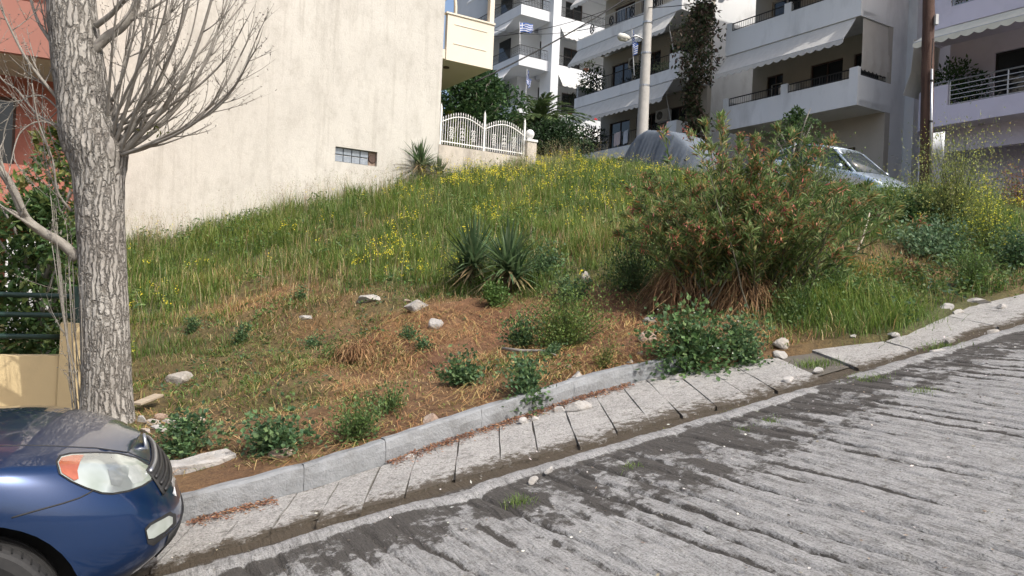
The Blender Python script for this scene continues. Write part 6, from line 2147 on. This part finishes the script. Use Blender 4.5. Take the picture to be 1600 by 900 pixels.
rocks = [(575, 466, 36, 17, W_, "pale flat stone at the top of the straw slope, left of the big white rock", 0), (650, 477, 48, 26, W_, "biggest white rock on the slope", 0), (684, 504, 27, 22, W_, "rounded white rock just below the biggest one", 0),
 (479, 495, 22, 11, W_, "small pale stone alone in the straw left of the stump", 0), (637, 470, 12, 8, B_, "little brown stone left of the biggest white rock", 0), (916, 434, 17, 24, G_, "upright grey stone among the weeds left of the oleander", 0),
 (283, 587, 44, 26, G_, "dark grey craggy stone in the straw near the trunk", 0), (676, 655, 30, 22, B_, "brownish stone behind the middle of the kerb", 0), (1016, 501, 22, 14, W_, "pale stone on bare soil left of the mallow mound", 0),
 (1012, 527, 28, 22, B_, "brown stone directly left of the mallow mound", 0), (903, 586, 24, 15, W_, "pale stone behind the kerb right of the round mallow", 0), (888, 573, 14, 11, B_, "small brown stone above the pale one behind the kerb", 0),
 (985, 565, 12, 8, W_, "tiny pale stone in the soil near the kerb's upper end", 0), (905, 634, 38, 19, W_, "largest white stone lying on the pavement strips, ribbed", 1, 1), (875, 638, 20, 11, W_, "white stone just left of the ribbed one on the pavement", 1),
 (818, 656, 20, 13, W_, "rounded white stone against the kerb, lower of a close pair", 1), (836, 653, 15, 9, W_, "flat white stone against the kerb, upper of a close pair", 1), (518, 742, 36, 16, W_, "ribbed grey stone lying at the kerb's lower stretch", 1, 1),
 (640, 713, 18, 11, W_, "angular white chip on the pavement by the kerb joint", 1), (858, 733, 19, 13, W_, "white pebble on the gutter lip, right of two", 1), (834, 749, 19, 13, W_, "white pebble on the gutter lip, left of two", 1),
 (1062, 587, 30, 13, W_, "white stone on the pavement at the kerb's end", 1), (1079, 576, 17, 18, B_, "brown cobble at the very end of the kerb", 0), (1180, 561, 15, 12, W_, "white chip at the foot of the right-hand mallow", 0),
 (1218, 553, 26, 13, W_, "white flat stone at the back of the plain slabs", 0), (1231, 592, 24, 10, W_, "white stone lying alone on the plain slab", 1), (1277, 576, 22, 10, W_, "flat stone in the grass between the slab runs", 1),
 (1222, 536, 38, 20, G_, "grey block half sunk in the weeds above the plain slabs", 0), (1333, 525, 12, 9, W_, "small white stone at the bank's foot left of the slabs", 0), (1395, 522, 22, 9, W_, "pale flat stone at the bank's foot by the slabs", 0),
 (1483, 531, 24, 12, W_, "white stone on the gutter edge of the upper slabs", 1), (1465, 547, 24, 9, W_, "flat white stone in the gutter below the upper slabs", 1), (1480, 478, 26, 12, W_, "white stone at the bank's foot at the start of the upper slabs", 0),
 (1530, 470, 36, 11, W_, "long white stone at the back of the upper slabs", 0), (1498, 486, 26, 9, W_, "flat white stone between the long one and the bank", 1), (1565, 478, 24, 8, W_, "thin pale stone farthest up the upper slabs", 1),
 (1549, 517, 26, 9, G_, "grey stone on the gutter edge near the right edge", 1), (440, 706, 38, 20, B_, "pale brown stone under the large mallow by the kerb", 0), (935, 356, 14, 10, B_, "beige stone showing in the grass left of the oleander", 0), (1000, 553, 14, 10, B_, "small brown stone left of the kerb's end", 0)]
for k, a in enumerate(rocks):
    rock(a[0], a[1], a[2], a[3], a[4], a[5], 200+k, onroad=bool(a[6]), ribs=len(a) > 7)

# rubble near the trunk, each lump a stone
rg = random.Random(21)
spots = [(222, 655), (238, 660), (252, 650), (268, 658), (284, 655), (300, 660), (246, 668), (262, 672), (228, 672), (296, 672), (276, 668), (312, 656)]
wheres = ["leftmost by the trunk", "second from the trunk", "behind the middle", "in the middle", "right of the middle", "at the right end of the row", "in front at left", "in front, fourth from the trunk", "lowest by the trunk", "lowest at right", "in front of the middle", "farthest right"]
for k, (x, y) in enumerate(spots):
    rock(x, y, rg.uniform(16, 30), rg.uniform(9, 15), [m_rock_w, m_rock_g, m_rock_b][k % 3], "rubble lump beside the tree's foot, "+wheres[k], 300+k, name="rubble_stone")
def build_plank():
    a = hit(212, 648); b = hit(248, 636)
    d = Vector(b)-Vector(a)
    r = MB().box(0, d.length, -.05, .05, 0, .022).build("plank", M("weathered_board", (.42, .35, .26), (.30, .24, .17), scale=14, stretch=(.3, 1, 1), rough=.9), None, bevel=.003)
    r.location = Vector(a)+Vector((0, 0, .09)); r.rotation_euler = (0, -math.atan2(d.z+.02, d.xy.length), math.atan2(d.y, d.x))
    tag(r, "short weathered board lying on the rubble by the trunk", "plank")
    # white broken concrete scrap by the kerb
    c = hit(312, 728)
    m = MB(); out = [(-.24, -.07), (-.1, -.13), (.12, -.10), (.25, -.02), (.2, .09), (.02, .12), (-.12, .07), (-.22, .05)]
    k = len(out)
    m.add([(x, y, -.04) for x, y in out]+[(x*.97, y*.97, .035+.012*math.sin(i*2)) for i, (x, y) in enumerate(out)], [tuple(range(k-1, -1, -1)), tuple(range(k, 2*k))]+[(i, (i+1) % k, (i+1) % k+k, i+k) for i in range(k)])
    o = m.build("concrete_scrap", m_rock_w, None, bevel=.006)
    o.location = (c[0], c[1], c[2]+.02); o.rotation_euler = (.10, -.12, .5)
    tag(o, "flat white scrap of broken concrete behind the kerb by the car", "concrete scrap")
    s0, s1 = hit(1328, 412), Vector(P(1359, 333, 11.4))
    s0 = Vector(s0); mid = s0.lerp(s1, .5)+Vector((.05, 0, .03))
    o = MB().tube([s0-Vector((0, 0, .1)), mid, s1], [.016, .013, .009], 6).build("stick", M("bleached_wood", (.42, .36, .28), (.32, .27, .2), scale=20), None, smooth=True)
    tag(o, "pale bent stick leaning out of the right bank", "stick")
    # fallen branch
    q = [hit(785, 552), hit(815, 556), hit(850, 556), hit(868, 563)]
    o = MB().tube([Vector(v)+Vector((0, 0, .05)) for v in q], [.018, .02, .015, .008], 6).build("fallen_branch", m_twig, None, smooth=True)
    tag(o, "grey fallen branch below the bright green shrub", "branch")
build_plank()
def build_leaf_litter():
    g = np.random.default_rng(66)
    n = 5200
    s = g.uniform(-.5, 5.0, n); t = np.interp(s, KERB_S, KERB_T)-np.abs(g.normal(size=n))*.07-.015
    k = vnoise(s*1.6, s*0+4, seed=7) > .45
    s, t = s[k], t[k]; n = len(s)
    p = st(s, t)
    pos = np.c_[p, road_z(p[:, 0], p[:, 1])+.008+.012*g.random(n)]
    o = leaves(pos, g.normal(size=(n, 3))*np.array([1, 1, .15]), .028, .009, pick(g, n, [(.17, .08, .05), (.24, .14, .08), (.11, .06, .04)], .3), "leaf_litter", None, 67, mat=MD)
    tag(o, "brown dry leaf litter gathered along the kerb's foot", "litter", kind="stuff")
    n = 900
    s = g.uniform(-.5, 9, n); t = g.uniform(1.5, 4.6, n)
    p = st(s, t)
    d = g.normal(size=(n, 3)); 
    o = leaves(np.c_[p, road_z(p[:, 0], p[:, 1])+.004], d*np.array([1, 1, .2]), .014+.014*g.random(n), .012, pick(g, n, [(.42, .40, .37), (.14, .12, .10), (.22, .19, .15)], .3), "road_grit", None, 68, mat=MD)
    tag(o, "scattered grit and flecks on the concrete road", "grit", kind="stuff")
build_leaf_litter()
